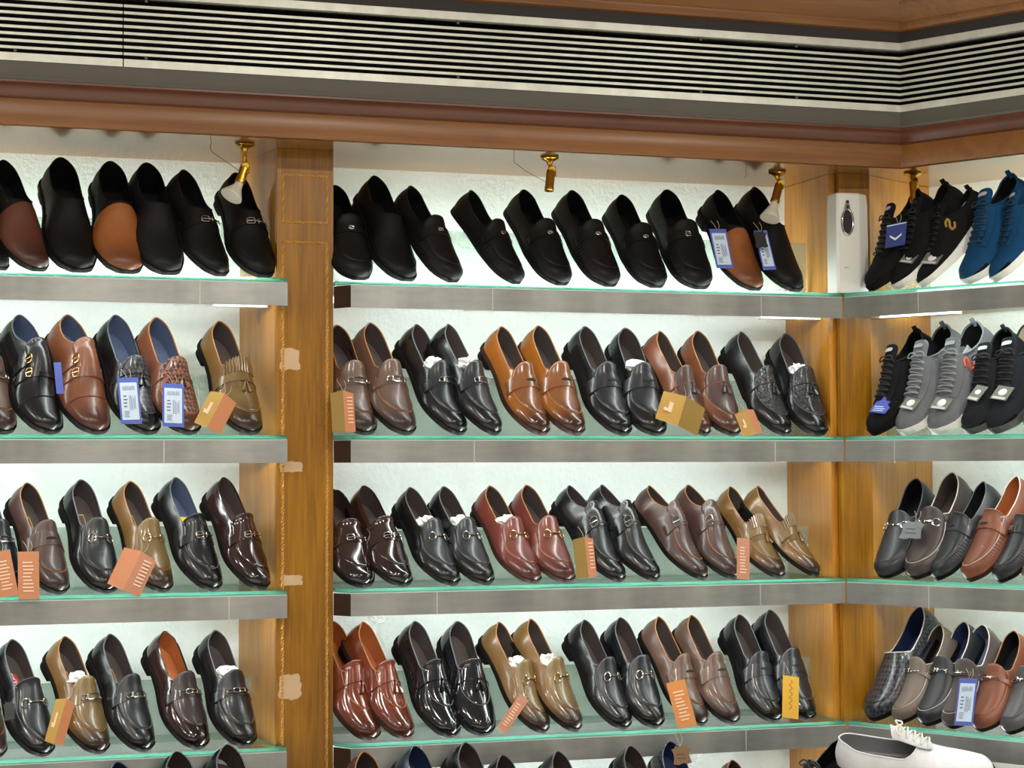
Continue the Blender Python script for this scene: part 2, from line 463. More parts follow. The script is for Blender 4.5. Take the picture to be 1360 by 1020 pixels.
for t in (.03, .72):
    a = cpt(t, .001); pm(rope([(a[0], a[1], .5), (a[0], a[1], 2.25)], .0013, .0014, .011), 'rope_inlay', ROPE, p2)

# ---- light boxes, glass shelves, glass risers
SEAM = {('L', 1): [-1.588], ('L', 2): [-1.666], ('L', 3): [-1.521], ('L', 4): [], ('M', 1): [-.906, -.221], ('M', 2): [-.952, -.187], ('M', 3): [-1.042, -.230], ('M', 4): [-1.08, -.271],
        ('R', 1): [.211], ('R', 2): [.141], ('R', 3): [.230], ('R', 4): []}
FH, RISER_H, RISER_Y = .0505, .142, .168
M_REFL = plain('return_reflection', '#3c2a1e', .3, .3)  # steel return with the dark post's reflection painted into its colour
def bay_root(name, bay, z):
    return empty(name, (0, 0, z), (0, 0, RROT if bay == 'R' else 0))
for row in (1, 2, 3, 4):
    z = ZT[row]
    for bay in 'LMR':
        x0, x1 = {'L': (XL, -1.3905), 'M': (-1.2447, -.0022), 'R': (.0022, ER)}[bay]
        b = tag(bay_root('shelf_light_box', bay, z), 'steel-faced light box under the %s glass shelf, %s bay' % (ROWN[row], BAYN[bay]), 'shelf light', 'steel light boxes under the shelves')
        cuts = [x0] + SEAM[(bay, row)] + [x1]
        for i in range(len(cuts) - 1):
            m = MB(); g0 = .0009 if i else 0; g1 = .0009 if i < len(cuts) - 2 else 0
            m.box(cuts[i] + g0, cuts[i + 1] - g1, 0, .002, -FH, 0)
            part(m, 'steel_panel', MATS['steel'], b, smooth=False)
        for sx in SEAM[(bay, row)]:
            m = MB(); m.box(sx - .0008, sx + .0008, .0004, .0016, -FH - .004, -.001); part(m, 'seam_strip', WHITE, b, 'pale strip of film in the panel joint', smooth=False)
        if bay == 'M':
            m = MB(); m.prism([(x0, 0), (x0, .002), (-1.2735, .047), (-1.2745, .045)], -FH, 0); part(m, 'end_return', M_REFL, b, 'slanted end of the box with dark post reflection painted in', smooth=False)
        if bay == 'L':
            m = MB(); m.box(x1 - .002, x1, .002, .045, -FH, 0); part(m, 'end_return', MATS['steel'], b, smooth=False)
        tx0, tx1 = {'L': (XL + .02, -1.42), 'M': (-1.225, -.04), 'R': (.05, ER - .02)}[bay]
        fy = .026 if bay != 'R' else .085
        m = MB(); m.tube([(tx0, fy, -.026), (tx1, fy, -.026)], .0085, 12); part(m, 'tube', MATS['tube'], b)
        if row == 1:      # added unseen tube, shielded below, to brighten wall and soffit above the top shelf
            ty = .200 if bay != 'R' else .275
            m = MB(); m.tube([(tx0, ty, -.0125), (tx1, ty, -.0125)], .0075, 12); part(m, 'tube', MATS['added_up'], b)
            m = MB(); m.box(tx0 - .01, tx1 + .01, ty - .028, ty + .028, -.0255, -.0235); m.box(tx0 - .01, tx1 + .01, ty - .028, ty - .026, -.0235, -.008); m.box(tx0 - .01, tx1 + .01, ty + .026, ty + .028, -.0235, -.008); part(m, 'added_tray', WHITE, b, smooth=False)
        m = MB()
        for xx in (tx0 - .012, tx1): m.box(xx, xx + .012, fy - .012, fy + .012, -.040, -.012)
        part(m, 'tube_holder', WHITE, b, smooth=False)
        m = MB()
        for xa_, xb_ in {'L': [(-1.541, -1.418)], 'M': [(-.179, -.014)], 'R': [(.013, .258)]}[bay]:
            m.box(xa_, xb_, .095, .125, -FH + .003, -FH + .016)
        part(m, 'bracket', WHITE, b, smooth=False)
        gl = tag(bay_root('glass_shelf', bay, z), 'clear glass shelf with teal edge, %s shelf of the %s bay' % (ROWN[row], BAYN[bay]), 'shelf', 'glass shelves')
        if bay == 'L': poly = [(x0, 0), (x1 - .002, 0), (x1 - .002, .046), (-1.41, .047), (-1.437, .17), (-1.455, .297), (x0, .297)]
        elif bay == 'M': poly = [(x0, 0), (-.003, 0), (-.003, .040), (-.014, .046), (-.014, .297), (-1.272, .297), (-1.272, .042)]
        else: poly = [(.003, 0), (x1, 0), (x1, .397), (.014, .397), (.014, .095), (.003, .085)]
        m = MB(); m.prism(poly, .0024, GT, 0, 1)
        part(m, 'glass_pane', [MATS['glass'], MATS['glass_edge']], gl, smooth=False)
        m = MB()
        if bay == 'M': m.prism([(x0 + .002, .0), (x1, .0), (x1, .0025), (x0 + .002, .0025)], .0002, .0023)
        else: m.box(x0 + .001, x1 - .001, .0, .0025, .0002, .0023)
        part(m, 'light_leak_strip', MATS['strip'], gl, 'pale strip imitating light leaking under the glass edge', smooth=False)  # strip added in place of the light leaking between glass and box
        rs = tag(bay_root('glass_riser', bay, z), 'upright frosted glass strip propping the heels, %s shelf of the %s bay' % (ROWN[row], BAYN[bay]), 'shelf riser', 'frosted glass risers')
        rx0, rx1 = {'L': (XL, -1.440), 'M': (-1.262, -.016), 'R': (.016, ER)}[bay]
        rh = RISER_H - (.018 if (bay, row) == ('M', 3) else 0)
        m = MB(); cut = {'L': [-1.565], 'M': [], 'R': []}[bay]
        e = [rx0] + cut + [rx1]
        for i in range(len(e) - 1): m.box(e[i] + .0008, e[i + 1] - .0008, RISER_Y, RISER_Y + .005, GT + .0003, GT + rh)
        part(m, 'riser_pane', MATS['frosted'], rs, smooth=False)

# ---------------------------------------------------------------- shoes
def mono(tab):
    xs = np.array([a for a, _ in tab], float); ys = np.array([b for _, b in tab], float)
    h = np.diff(xs); d = np.diff(ys) / h
    m = np.zeros(len(xs)); m[0], m[-1] = d[0], d[-1]
    for i in range(1, len(xs) - 1):
        m[i] = 0 if d[i - 1] * d[i] <= 0 else 2 * d[i - 1] * d[i] / (d[i - 1] + d[i])
    def f(x):
        x = np.clip(np.asarray(x, float), xs[0], xs[-1])
        i = np.clip(np.searchsorted(xs, x) - 1, 0, len(h) - 1)
        t = (x - xs[i]) / h[i]
        return (ys[i] * (1 + 2 * t) * (1 - t) ** 2 + h[i] * m[i] * t * (1 - t) ** 2 + ys[i + 1] * t * t * (3 - 2 * t) + h[i] * m[i + 1] * t * t * (t - 1))
    return f
SL = .30
class Last:
    def __init__(s, w, zf, h, col, p, a=.12, b=.07, yth=.52, yc=.42, kpow=.5, thick=None, ext=.0032, asym=.006):
        s.w, s.zf, s.h, s.col, s.p = map(mono, (w, zf, h, col, p))
        s.a, s.b, s.yth, s.yc, s.kpow, s.ext, s.asym = a, b, yth, yc, kpow, ext, asym
        s.thick = mono(thick)
    def ends(s, y):
        y = np.asarray(y, float)
        r = np.ones_like(y)
        r = np.where(y < s.a, np.sqrt(np.clip(1 - ((s.a - y) / s.a) ** 2, 0, 1)), r)
        r = np.where(y > 1 - s.b, np.sqrt(np.clip(1 - ((y - 1 + s.b) / s.b) ** 2, 0, 1)), r)
        return r
    def toeh(s, y):
        b = s.b * 1.25
        return np.where(y > 1 - b, np.clip(1 - ((y - 1 + b) / b) ** 2.2, 0, 1) ** .5, 1.0)
    def cx(s, y):
        u = np.clip((np.asarray(y) - .35) / .65, 0, 1); return s.asym * u * u
    def P(s, y, t, c=0.0, inner=0.0):
        y, t = np.broadcast_arrays(np.asarray(y, float), np.asarray(t, float))
        def raw(y, t):
            e = 2 / s.p(y); th = t * np.pi / 2
            w = (s.w(y) - inner) * s.ends(y); h = (s.h(y) - inner * .5) * s.toeh(y)
            sn, cs = np.sin(th), np.cos(th)
            x = w * np.sign(sn) * np.abs(sn) ** e + s.cx(y)
            zr = h * np.abs(cs) ** e
            rel = zr / .055
            yy = y * SL - SL + inner * np.clip(1 - y / .12, 0, 1)
            hb = np.clip(1 - y / .22, 0, 1)
            yy = yy + .004 * rel ** 2 * hb - .0045 * np.sin(np.pi * np.clip(rel, 0, 1)) * hb
            return np.stack([x, yy, s.zf(y) + zr], -1)
        p = raw(y, t)
        if np.any(np.asarray(c) != 0):
            d = 1e-3
            ya, yb = np.clip(y - d, .001, .999), np.clip(y + d, .001, .999)
            n = np.cross(raw(y, np.clip(t + d, -1, 1)) - raw(y, np.clip(t - d, -1, 1)), raw(yb, t) - raw(ya, t))
            n /= np.linalg.norm(n, axis=-1)[..., None] + 1e-12
            n = np.where(n[..., 2:3] < -.05, -n, n)
            p = p + n * np.asarray(c)[..., None]
        return p
    def stations(s, n=22):
        A = s.a * (1 - np.cos(np.linspace(0, np.pi / 2, 8)))
        B = 1 - s.b * (1 - np.sin(np.linspace(0, np.pi / 2, 8)))
        M = np.linspace(s.a, 1 - s.b, n)[1:-1]
        y = np.concatenate([A, M, B, [s.yth, s.yth - .004, s.yth - .015, s.yth - .03]])
        y = np.unique(np.round(y, 5)); y[0] = 1e-6; y[-1] = 1 - 1e-6
        return y
    def ttop(s, y):
        r = np.clip(s.col(y) / s.h(y), 0, 1)
        t = np.arccos(np.clip(r, 0, 1) ** (s.p(y) / 2)) / (np.pi / 2)
        k = np.clip(1 - ((np.asarray(y) - s.yc) / (s.yth - s.yc)) ** 2, 0, 1) ** s.kpow
        return t * np.where(np.asarray(y) > s.yc, k, 1.0)
    def Mf(s, a, b, c, y0):
        """ornament coordinates: a across, b towards the toe, c above the leather at station y0"""
        tt = np.linspace(-.95, .95, 77); pp = s.P(np.full(77, y0), tt)
        L = np.concatenate([[0], np.cumsum(np.linalg.norm(np.diff(pp, axis=0), axis=1))]); L -= L[38]
        return s.P(y0 + np.asarray(b) / SL, np.interp(a, L, tt), np.asarray(c, float) + 1e-9)

W_D = [(0, .024), (.03, .0275), (.08, .0315), (.18, .0350), (.32, .0350), (.42, .0385), (.55, .0470), (.66, .0530), (.74, .0525), (.82, .0475), (.9, .0385), (.96, .0300), (1, .023)]
H_D = [(0, .075), (.08, .077), (.25, .077), (.38, .075), (.46, .069), (.55, .059), (.65, .046), (.75, .037), (.85, .031), (.93, .026), (1, .022)]
C_D = [(0, .060), (.04, .0575), (.12, .049), (.25, .042), (.38, .041), (.52, .047), (1, .05)]
P_D = [(0, 2.45), (.3, 2.25), (.5, 2.15), (.75, 2.15), (1, 2.2)]
ZF_D = [(0, .029), (.2, .027), (.38, .019), (.55, .0125), (.7, .0100), (.85, .0115), (1, .0165)]
TH_D = [(0, .008), (.3, .008), (.6, .0095), (.85, .0095), (1, .0095)]
LASTS = {
 'D': Last(W_D, ZF_D, H_D, C_D, P_D, thick=TH_D),
 'P': Last(W_D, ZF_D, H_D, [(0, .060), (.04, .0575), (.14, .049), (.28, .043), (.45, .052), (1, .055)], P_D, thick=TH_D, yth=.47, yc=.36, kpow=.35),
 'K': Last(W_D, ZF_D, [(0, .076), (.1, .080), (.25, .087), (.38, .086), (.46, .079), (.55, .066), (.65, .050), (.75, .039), (.85, .031), (.93, .026), (1, .022)], [(0, .061), (.08, .055), (.2, .052), (.3, .060), (.45, .075), (1, .075)], P_D, thick=TH_D, yth=.40, yc=.26, kpow=.45),
 'R': Last([(0, .026), (.05, .031), (.2, .0355), (.35, .037), (.5, .044), (.65, .050), (.78, .0495), (.88, .0435), (.95, .035), (1, .028)],
           [(0, .014), (.3, .011), (.6, .009), (.85, .010), (1, .015)],
           [(0, .074), (.1, .076), (.25, .078), (.38, .076), (.46, .070), (.55, .059), (.65, .049), (.75, .041), (.85, .036), (.93, .032), (1, .028)],
           [(0, .060), (.05, .057), (.15, .048), (.28, .041), (.40, .040), (.52, .046), (1, .05)],
           [(0, 2.45), (.3, 2.25), (.5, 2.4), (.75, 2.5), (1, 2.5)], b=.085, thick=[(0, .012), (.3, .010), (.6, .009), (.85, .009), (1, .009)], ext=.0012, yth=.50, yc=.40),
 'S': Last([(0, .030), (.05, .0345), (.2, .0385), (.35, .0395), (.5, .046), (.65, .052), (.78, .0515), (.88, .0455), (.95, .036), (1, .028)],
           [(0, .034), (.2, .031), (.45, .023), (.7, .018), (.88, .019), (1, .024)],
           [(0, .080), (.1, .092), (.25, .098), (.36, .096), (.46, .084), (.55, .070), (.65, .056), (.75, .046), (.85, .039), (.93, .034), (1, .028)],
           [(0, .066), (.04, .064), (.12, .054), (.22, .052), (.34, .062), (.5, .075), (1, .07)],
           [(0, 2.7), (.3, 2.7), (.5, 2.3), (.75, 2.2), (1, 2.3)], b=.09, thick=[(0, .030), (.3, .028), (.6, .020), (.85, .014), (1, .012)], ext=.003, yth=.50, yc=.34, kpow=.5, asym=.009),
}
def g2(a, b): return np.meshgrid(a, b, indexing='ij')

def sh_upper(L):
    y = L.stations(); tt = L.ttop(y); n = 10
    m = MB()
    for sg in (1, -1):
        u = np.linspace(0, 1, n + 1)
        T = sg * (1 + (tt[:, None] - 1) * u[None, :])
        Y = np.repeat(y[:, None], n + 1, 1)
        m.grid(L.P(Y, T), flip=(sg > 0))
    return m
def sh_lining(L):
    y = L.stations(); y = y[(y < L.yth + .10)]
    tt = L.ttop(y); m = MB(); n = 7
    for sg in (1, -1):
        u = np.linspace(.0, 1, n + 1)
        T = sg * (.97 + (tt[:, None] - .97) * u[None, :])
        m.grid(L.P(np.repeat(y[:, None], n + 1, 1), T, inner=.0028), flip=(sg < 0))
    return m
def sh_insole(L, y0=.02, y1=.68):
    y = np.linspace(y0, y1, 16); u = np.linspace(-1, 1, 7); m = MB()
    X = (L.w(y) - .002)[:, None] * L.ends(y)[:, None] * u[None, :] + L.cx(y)[:, None]
    Y = np.repeat((y * SL - SL + .001)[:, None], 7, 1); Z = (L.zf(y) + .004)[:, None] + .003 * (np.abs(u) ** 3)[None, :]
    m.grid(np.stack([X, Y, Z], -1)); return m
def sh_piping(L, r=.0015):
    y = L.stations(); y = y[y <= L.yth]; t = L.ttop(y)
    A = L.P(y, t, .0003); B = L.P(y, -t, .0003)
    pts = np.concatenate([A[::-1], B[1:]]); m = MB(); m.tube(pts, r, 5); return m
def sh_sole(L, welt=True, z_bias=0):
    y = L.stations(14); e = L.ext / SL
    Y = (y - .5) * (1 + 2 * e) + .5; Yp = Y * SL - SL
    X = (L.w(y) + L.ext) * np.where(L.ends(y) > 0, L.ends(y), 0)
    zt = L.zf(y) + .0015 + z_bias; zb = np.maximum(L.zf(y) - L.thick(y), 0); c = L.cx(y)
    ring = [( X, zt), (X, zb), (X * .92, np.maximum(zb - .0005, 0)), (-X * .92, np.maximum(zb - .0005, 0)), (-X, zb), (-X, zt), (-X * .85, zt + .0005), (X * .85, zt + .0005)]
    G = np.stack([np.stack([c + a, Yp, b], -1) for a, b in ring], 1)
    m = MB(); m.grid(G, closev=True); return m
def sh_heel(L, y1=.24):
    y = np.concatenate([L.a * (1 - np.cos(np.linspace(0, np.pi / 2, 7))), np.linspace(L.a, y1, 5)[1:]]); y[0] = .001
    e = L.ext / SL; Yp = ((y - .5) * (1 + 2 * e) + .5) * SL - SL
    X = (L.w(y) + L.ext - .0016) * L.ends(y); Yp = Yp + .004 * np.clip(1 - y / .12, 0, 1); zt = np.maximum(L.zf(y) - .006, .001); m = MB()
    G = np.stack([np.stack([a * k, Yp + (.002 if k < 1 else 0) * np.clip(1 - y / .1, 0, 1), np.full_like(y, 1) * z if np.isscalar(z) else z], -1) for a, z, k in ((X, zt, .93), (X, 0.0, .86), (-X, 0.0, .86), (-X, zt, .93))], 1)
    m.grid(G, closev=True); o = m.k - 4; m.f.append((o, o + 1, o + 2, o + 3)); m.mi.append(0); return m
def sh_apron(L, y0, yj, y1, tb=.52, off=.0022, tbe=None, sq=.45):
    tbe = tbe or tb
    u0 = (1 - np.cos(np.linspace(0, np.pi, 9))) / 2
    ya = y0 + (yj - y0) * (1 - np.cos(np.linspace(0, np.pi / 2, 7))); yb = yj + (y1 - yj) * np.sin(np.linspace(0, np.pi / 2, 15))
    y = np.unique(np.concatenate([ya, yb]))
    def bt(y):
        f1 = np.clip(1 - ((yj - y) / (yj - y0 + 1e-6)) ** 2, 0, 1) ** sq
        f2 = np.clip(1 - ((y - yj) / (y1 - yj)) ** 2.8, 0, 1) ** .5
        return np.where(y < yj, tb * f1, (tb + (tbe - tb) * np.clip((y - yj) / (y1 - yj), 0, 1)) * f2)
    B = bt(y); u = np.sin(np.linspace(-1, 1, 15) * np.pi / 2)
    T = B[:, None] * u[None, :]; Y = np.repeat(y[:, None], 15, 1)
    edge = np.clip(1 - np.abs(u) ** 8, 0, 1)[None, :]; ry = np.clip(np.minimum((y - y0), (y1 - y)) / .008, 0, 1)[:, None]
    C = off * edge * ry ** .5 - .0008 * (1 - edge * ry)
    lift = .004 * np.clip((yj - y) / (yj - y0 + 1e-6), 0, 1)[:, None]
    m = MB(); m.grid(L.P(Y, T, C + lift))
    yy = y[y >= yj - .01]; b2 = bt(yy)
    A = L.P(yy, b2, .0006); Bq = L.P(yy, -b2, .0006)
    s = MB(); s.tube(np.concatenate([A, Bq[::-1][1:]]), .0011, 5)
    return m, s
def sh_strap(L, yc, hw, t0, t1, off=.0026, curve=.0, n=26, flare=0):
    t = np.linspace(t0, t1, n); v = np.array([-1, -.97, -.5, 0, .5, .97, 1]); m = MB()
    hwv = hw * (1 + flare * np.abs(t) ** 2)
    Y = yc + curve * (t ** 2)[:, None] + hwv[:, None] * v[None, :]
    C = np.where(np.abs(v) > .98, 0.0, off)[None, :] * np.ones((n, 1))
    C[0] *= .1; C[-1] *= .1
    m.grid(L.P(Y, np.repeat(t[:, None], 7, 1), C)); return m
def ring_pts(cx_, cy_, rx, ry, n=18, ph=0):
    a = np.linspace(0, 2 * np.pi, n, endpoint=False) + ph
    return cx_ + rx * np.cos(a), cy_ + ry * np.sin(a)
def rrect(cx_, cy_, rx, ry, n=24, p=5):
    a = np.linspace(0, 2 * np.pi, n, endpoint=False); c, s = np.cos(a), np.sin(a)
    k = (np.abs(c) ** p + np.abs(s) ** p) ** (-1 / p); return cx_ + rx * k * c, cy_ + ry * k * s
def orn(L, m, a, b, c, r, y0, closed=False, seg=6):
    m.tube(L.Mf(np.asarray(a, float), np.asarray(b, float), np.asarray(c, float) * np.ones(len(a)), y0), r, seg, closed)
def o_bit(L, y0, c=.005, k=1.0):
    m = MB()
    for sg in (1, -1):
        a, b = ring_pts(sg * .0215 * k, 0, .0085, .0098); orn(L, m, a, b, c, .0016, y0, True)
    a = np.linspace(-.0165, .0165, 15) * k; r = .0016 + .0012 * np.exp(-(a / .003) ** 2) + .0014 * np.exp(-((np.abs(a) - .0135 * k) / .0025) ** 2)
    orn(L, m, a, a * 0, c + .0008, r, y0)
    return m
def o_bar(L, y0, c=.007):
    m = MB()
    a, b = rrect(-.004, 0, .0165, .0060); orn(L, m, a, b, c, .0014, y0, True)
    a, b = rrect(.0195, 0, .0055, .0048, 16); orn(L, m, a, b, c, .0014, y0, True)
    a, b = rrect(-.0250, 0, .0032, .0036, 12); orn(L, m, a, b, c, .0012, y0, True)
    return m
def o_stbar(L, y0, c=.007):
    m = MB()
    a, b = rrect(.013, 0, .0085, .0062, 18); orn(L, m, a, b, c, .0015, y0, True)
    orn(L, m, np.linspace(-.026, .021, 9), np.zeros(9), c + .0006, .0016, y0)
    for aa in (-.026, -.004): orn(L, m, [aa, aa], [-.0052, .0052], c, .0015, y0)
    return m
def o_chain(L, y0, c=.007):
    m = MB()
    for k in range(4):
        a, b = rrect(-.021 + k * .014, 0, .0068, .0048 if k % 2 == 0 else .0034, 16); orn(L, m, a, b, c + .0008 * (k % 2), .0014, y0, True)
    for aa in (-.029, .029): orn(L, m, [aa, aa], [-.006, .006], c, .0017, y0)
    return m
def o_tassel(L, y0, a0=0, c=.004, sp=.006):
    m = MB()
    for sg in (1, -1):
        b = 1.25 * np.array([0, .004, .006, .0075, .009, .012, .022, .0225]); r = 1.2 * np.array([.0012, .0014, .0026, .0024, .0018, .0026, .0042, .0008])
        orn(L, m, a0 + sg * (.001 + sp * b / .022), b, c + r * .3, r, y0, seg=7)
    th = np.linspace(0, 1, 7); orn(L, m, a0 + .004 * np.cos(th * np.pi), -.002 * np.sin(th * np.pi), c + .001, .0016, y0)
    return m
def o_cord(L, y0, span=.85, off=.0022, curve=.0):
    t = np.linspace(-span, span, 21); m = MB(); m.tube(L.P(y0 + curve * t * t, t, off), .0014, 5); return m
def o_slot(L, y0, c=.0036):
    a, b = ring_pts(0, 0, .0145, .0030, 14); m = MB()
    v = L.Mf(a, b, np.full(14, c), y0); m.add(np.concatenate([v, L.Mf(a, b, np.full(14, c - .0012), y0)]), [tuple(range(14))] + [(i, i + 14, (i + 1) % 14 + 14, (i + 1) % 14) for i in range(14)]); return m
def o_kiltie(L, y0, y1):
    m = MB(); n = 13
    for k in range(n):
        t = -.50 + k / (n - 1); yy = np.linspace(y0 + .03 * (abs(t) * 2) ** 2, y1, 6)
        m.tube(L.P(yy, np.full(6, t), .0040 + .003 * np.linspace(1, 0, 6)), .0022, 5)
    return m
def o_fringe(L, y0, y1):
    m = MB()
    for k in range(9):
        t = .10 + k * .055; m.tube(L.P(np.linspace(y0, y1, 4), np.full(4, t), .003), .0013, 4)
    return m
def o_frame(L, y0, a0, rx, ry, c=.006, r=.0013):
    m = MB(); a, b = rrect(a0, 0, rx, ry, 20, 3.5); orn(L, m, a, b, c, r, y0, True)
    orn(L, m, [a0 - rx * .8, a0 + rx], [0, 0], c + .0008, r * .8, y0); return m
def o_pucker(L):
    m = MB(); n = 46
    for k in range(n):
        u = -1 + 2 * k / (n - 1); y = .62 + .345 * (1 - abs(u) ** 2.2)
        t0 = .60; yy = np.full(4, y)
        t = math.copysign(1, u) * np.linspace(.55 if abs(u) > .3 else .5, .86, 4)
        m.tube(L.P(yy, t, .0004), .0011, 4)
    u = np.linspace(-1, 1, 41); m.tube(L.P(.62 + .345 * (1 - np.abs(u) ** 2.2), np.where(u < 0, -1, 1) * .62, .0), .0009, 4)
    return m
def o_laces(L, y0=.43, y1=.72, n=7, tw=.26):
    m = MB(); ys = np.linspace(y1, y0, n)
    for k in range(n):
        t = np.linspace(-tw, tw, 9); m.tube(L.P(ys[k] - .006 * (t / tw), t, .0085 - .004 * (t / tw) ** 4), .0021, 5)
        if k < n - 1: m.tube(L.P(ys[k] + (ys[k + 1] - ys[k]) * (t + tw) / (2 * tw), t, .0065 - .003 * (t / tw) ** 4), .0019, 5)
    # bow at the top
    for sg in (1, -1):
        th = np.linspace(0, 2 * np.pi, 14, endpoint=False)
        m.tube(L.P(y0 - .005 + .028 * np.sin(th) * .6, sg * (.13 + .12 * -np.cos(th)), .010 + .004 * np.sin(th / 2)), .0018, 5, True)
    return m
def o_emblem(L, sg=1):
    """curled S-shaped flash on the flank"""
    pts = np.array([(.62, .50), (.56, .44), (.50, .47), (.51, .55), (.58, .60), (.60, .68), (.54, .73), (.47, .69)])
    u = np.linspace(0, len(pts) - 1, 30); yy = np.interp(u, range(len(pts)), pts[:, 0]); tt = np.interp(u, range(len(pts)), pts[:, 1])
    P = L.P(yy * .55 + .155, sg * tt, .0012); m = MB(); m.tube(P, .0034, 5); return m

RNAMES = dict(D='dress', R='drive')
MESHC = {}
def cached(key, fn):
    if key not in MESHC:
        r = fn(); r = r if isinstance(r, tuple) else (r,)
        out = []
        for mb_ in r:
            me = mb_.mesh('shoe_part', True, 1e-5, 50)
            import bmesh
            bm = bmesh.new(); bm.from_mesh(me); bmesh.ops.recalc_face_normals(bm, faces=bm.faces); bm.to_mesh(me); bm.free()
            me.materials.append(None); out.append(me)
        MESHC[key] = out
    return MESHC[key]
def put(name, me, mat, parent, label=None):
    o = bpy.data.objects.new(name, me); COL.objects.link(o); o.parent = parent
    o.material_slots[0].link = 'OBJECT'; o.material_slots[0].material = mat
    if label: o['label'] = label
    return o

SOLEK = plain('black_sole', '#120f0d', .75, 0, .12); SOLEB = plain('brown_sole', '#33201a', .75, 0, .15); SOLEW = plain('white_midsole', '#e4e4de', .5); SOLEG = plain('grey_outsole', '#4a4b4b', .6)
LN_DK = plain('dark_lining', '#463b38', .6, 0, .3, 0, .1); LN_TAN = plain('tan_lining', '#a05a30', .55, 0, .3, 0, .1); LN_BLUE = plain('blue_grey_lining', '#4d5670', .6, 0, .3, 0, .1)
LN_NAVY = plain('navy_lining', '#1c2850', .6); LN_BLK = plain('black_lining', '#0e0e10', .75, 0, .2); LN_CREAM = plain('cream_lining', '#cfc2a8', .7); LN_GREY = plain('grey_lining', '#8a8a8c', .7)
def C(upper, apron=None, lining=LN_DK, insole=None, pipe=None, strap=None, sole=SOLEK, metal=GUN, lace=None, mid=None):
    return dict(upper=upper, apron=apron or upper, lining=lining, insole=insole or lining, pipe=pipe or upper, strap=strap or apron or upper, sole=sole, metal=metal, lace=lace, mid=mid)
K1 = leather('black_leather', '#0d0e11', .26); K1G = leather('patent_black', '#141519', .08, None, .8, .02); K1S = leather('lit_apron_black', '#16191f', .31, '#0c0d10', .2)  # K1S is lighter: blue-grey highlight on the aprons painted into the black
KC = leather('charcoal_leather', '#262529', .5, None, .05)
EB = leather('ebony_leather', '#2a1c1c', .32); EBG = leather('ebony_gloss', '#2e1b1a', .13, '#150c0c', .7, .03)
CH = leather('chocolate_leather', '#452f2a', .34, '#2a1a18'); BR = leather('brown_leather', '#5c4438', .36, '#2b1a16'); CG = leather('cognac_gloss', '#6e3220', .14, '#4a2015', .7, .04)
COG = leather('cognac_leather', '#71412a', .3, '#482619'); TAN = leather('tan_leather', '#93571c', .22, '#3a1d12', .5, .05); TANA = leather('tan_apron', '#7a4a28', .24, '#3a1d12', .5, .05)
OL = leather('olive_leather', '#71522a', .3, '#2c1d12', .4); OLA = leather('olive_apron', '#705a34', .3, '#4a3820', .4); OX = leather('oxblood_leather', '#6b322a', .28, '#4a201b', .4)
TV = leather('tan_vamp', '#95582c', .42, '#6a3a20', .1); CV = leather('choc_vamp', '#5c3426', .42, '#3c2018', .1)
KW = leather('black_woven', '#26282d', .3, kind='weave'); CW = leather('brown_woven', '#5a382c', .32, kind='weave'); KCR = leather('black_croc', '#1c1d20', .28, kind='croc')
EDGE_TAN = plain('tan_edge', '#a06a3a', .5); EDGE_PALE = plain('pale_edge', '#c9beb0', .5); EDGE_GREY = plain('grey_edge', '#55585c', .45)
DTAU = leather('taupe_leather', '#6a5c52', .5, None, .05); DTAU2 = leather('pinkish_taupe', '#8a6e62', .5, None, .05); DSU = leather('brown_suede', '#463a38', .9, kind='suede'); DCH = leather('drive_choc', '#3a2f2f', .45, None, .05)
DCO = leather('drive_cognac', '#7a4530', .42, None, .1); DGR = leather('drive_grey', '#4a484a', .35, None, .2); DK = leather('drive_black', '#212529', .42, None, .1)
KN_B = leather('black_knit', '#0a0b0e', .85, kind='knit'); KN_G = leather('grey_knit', '#6c7075', .85, kind='knit'); KN_BL = leather('blue_knit', '#0b4068', .8, kind='knit'); KN_N = leather('navy_knit', '#1f242c', .85, kind='knit'); KN_D = leather('dark_knit', '#1d2124', .85, kind='knit')
L_BLK = plain('black_lace', '#1a1b1e', .7); L_GRY = plain('grey_lace', '#8d9297', .7); L_BLU = plain('blue_lace', '#16384f', .7)
K1T = leather('shaded_black', '#060608', .5, None, 0, .05, spec=.28); EBT = leather('shaded_ebony', '#0f0a0a', .5, None, 0, .05, spec=.28); KCT = leather('shaded_charcoal', '#0f0e12', .55, None, 0, .05, spec=.3)  # darker top-row leathers, the dimness of that shelf is put into their colour
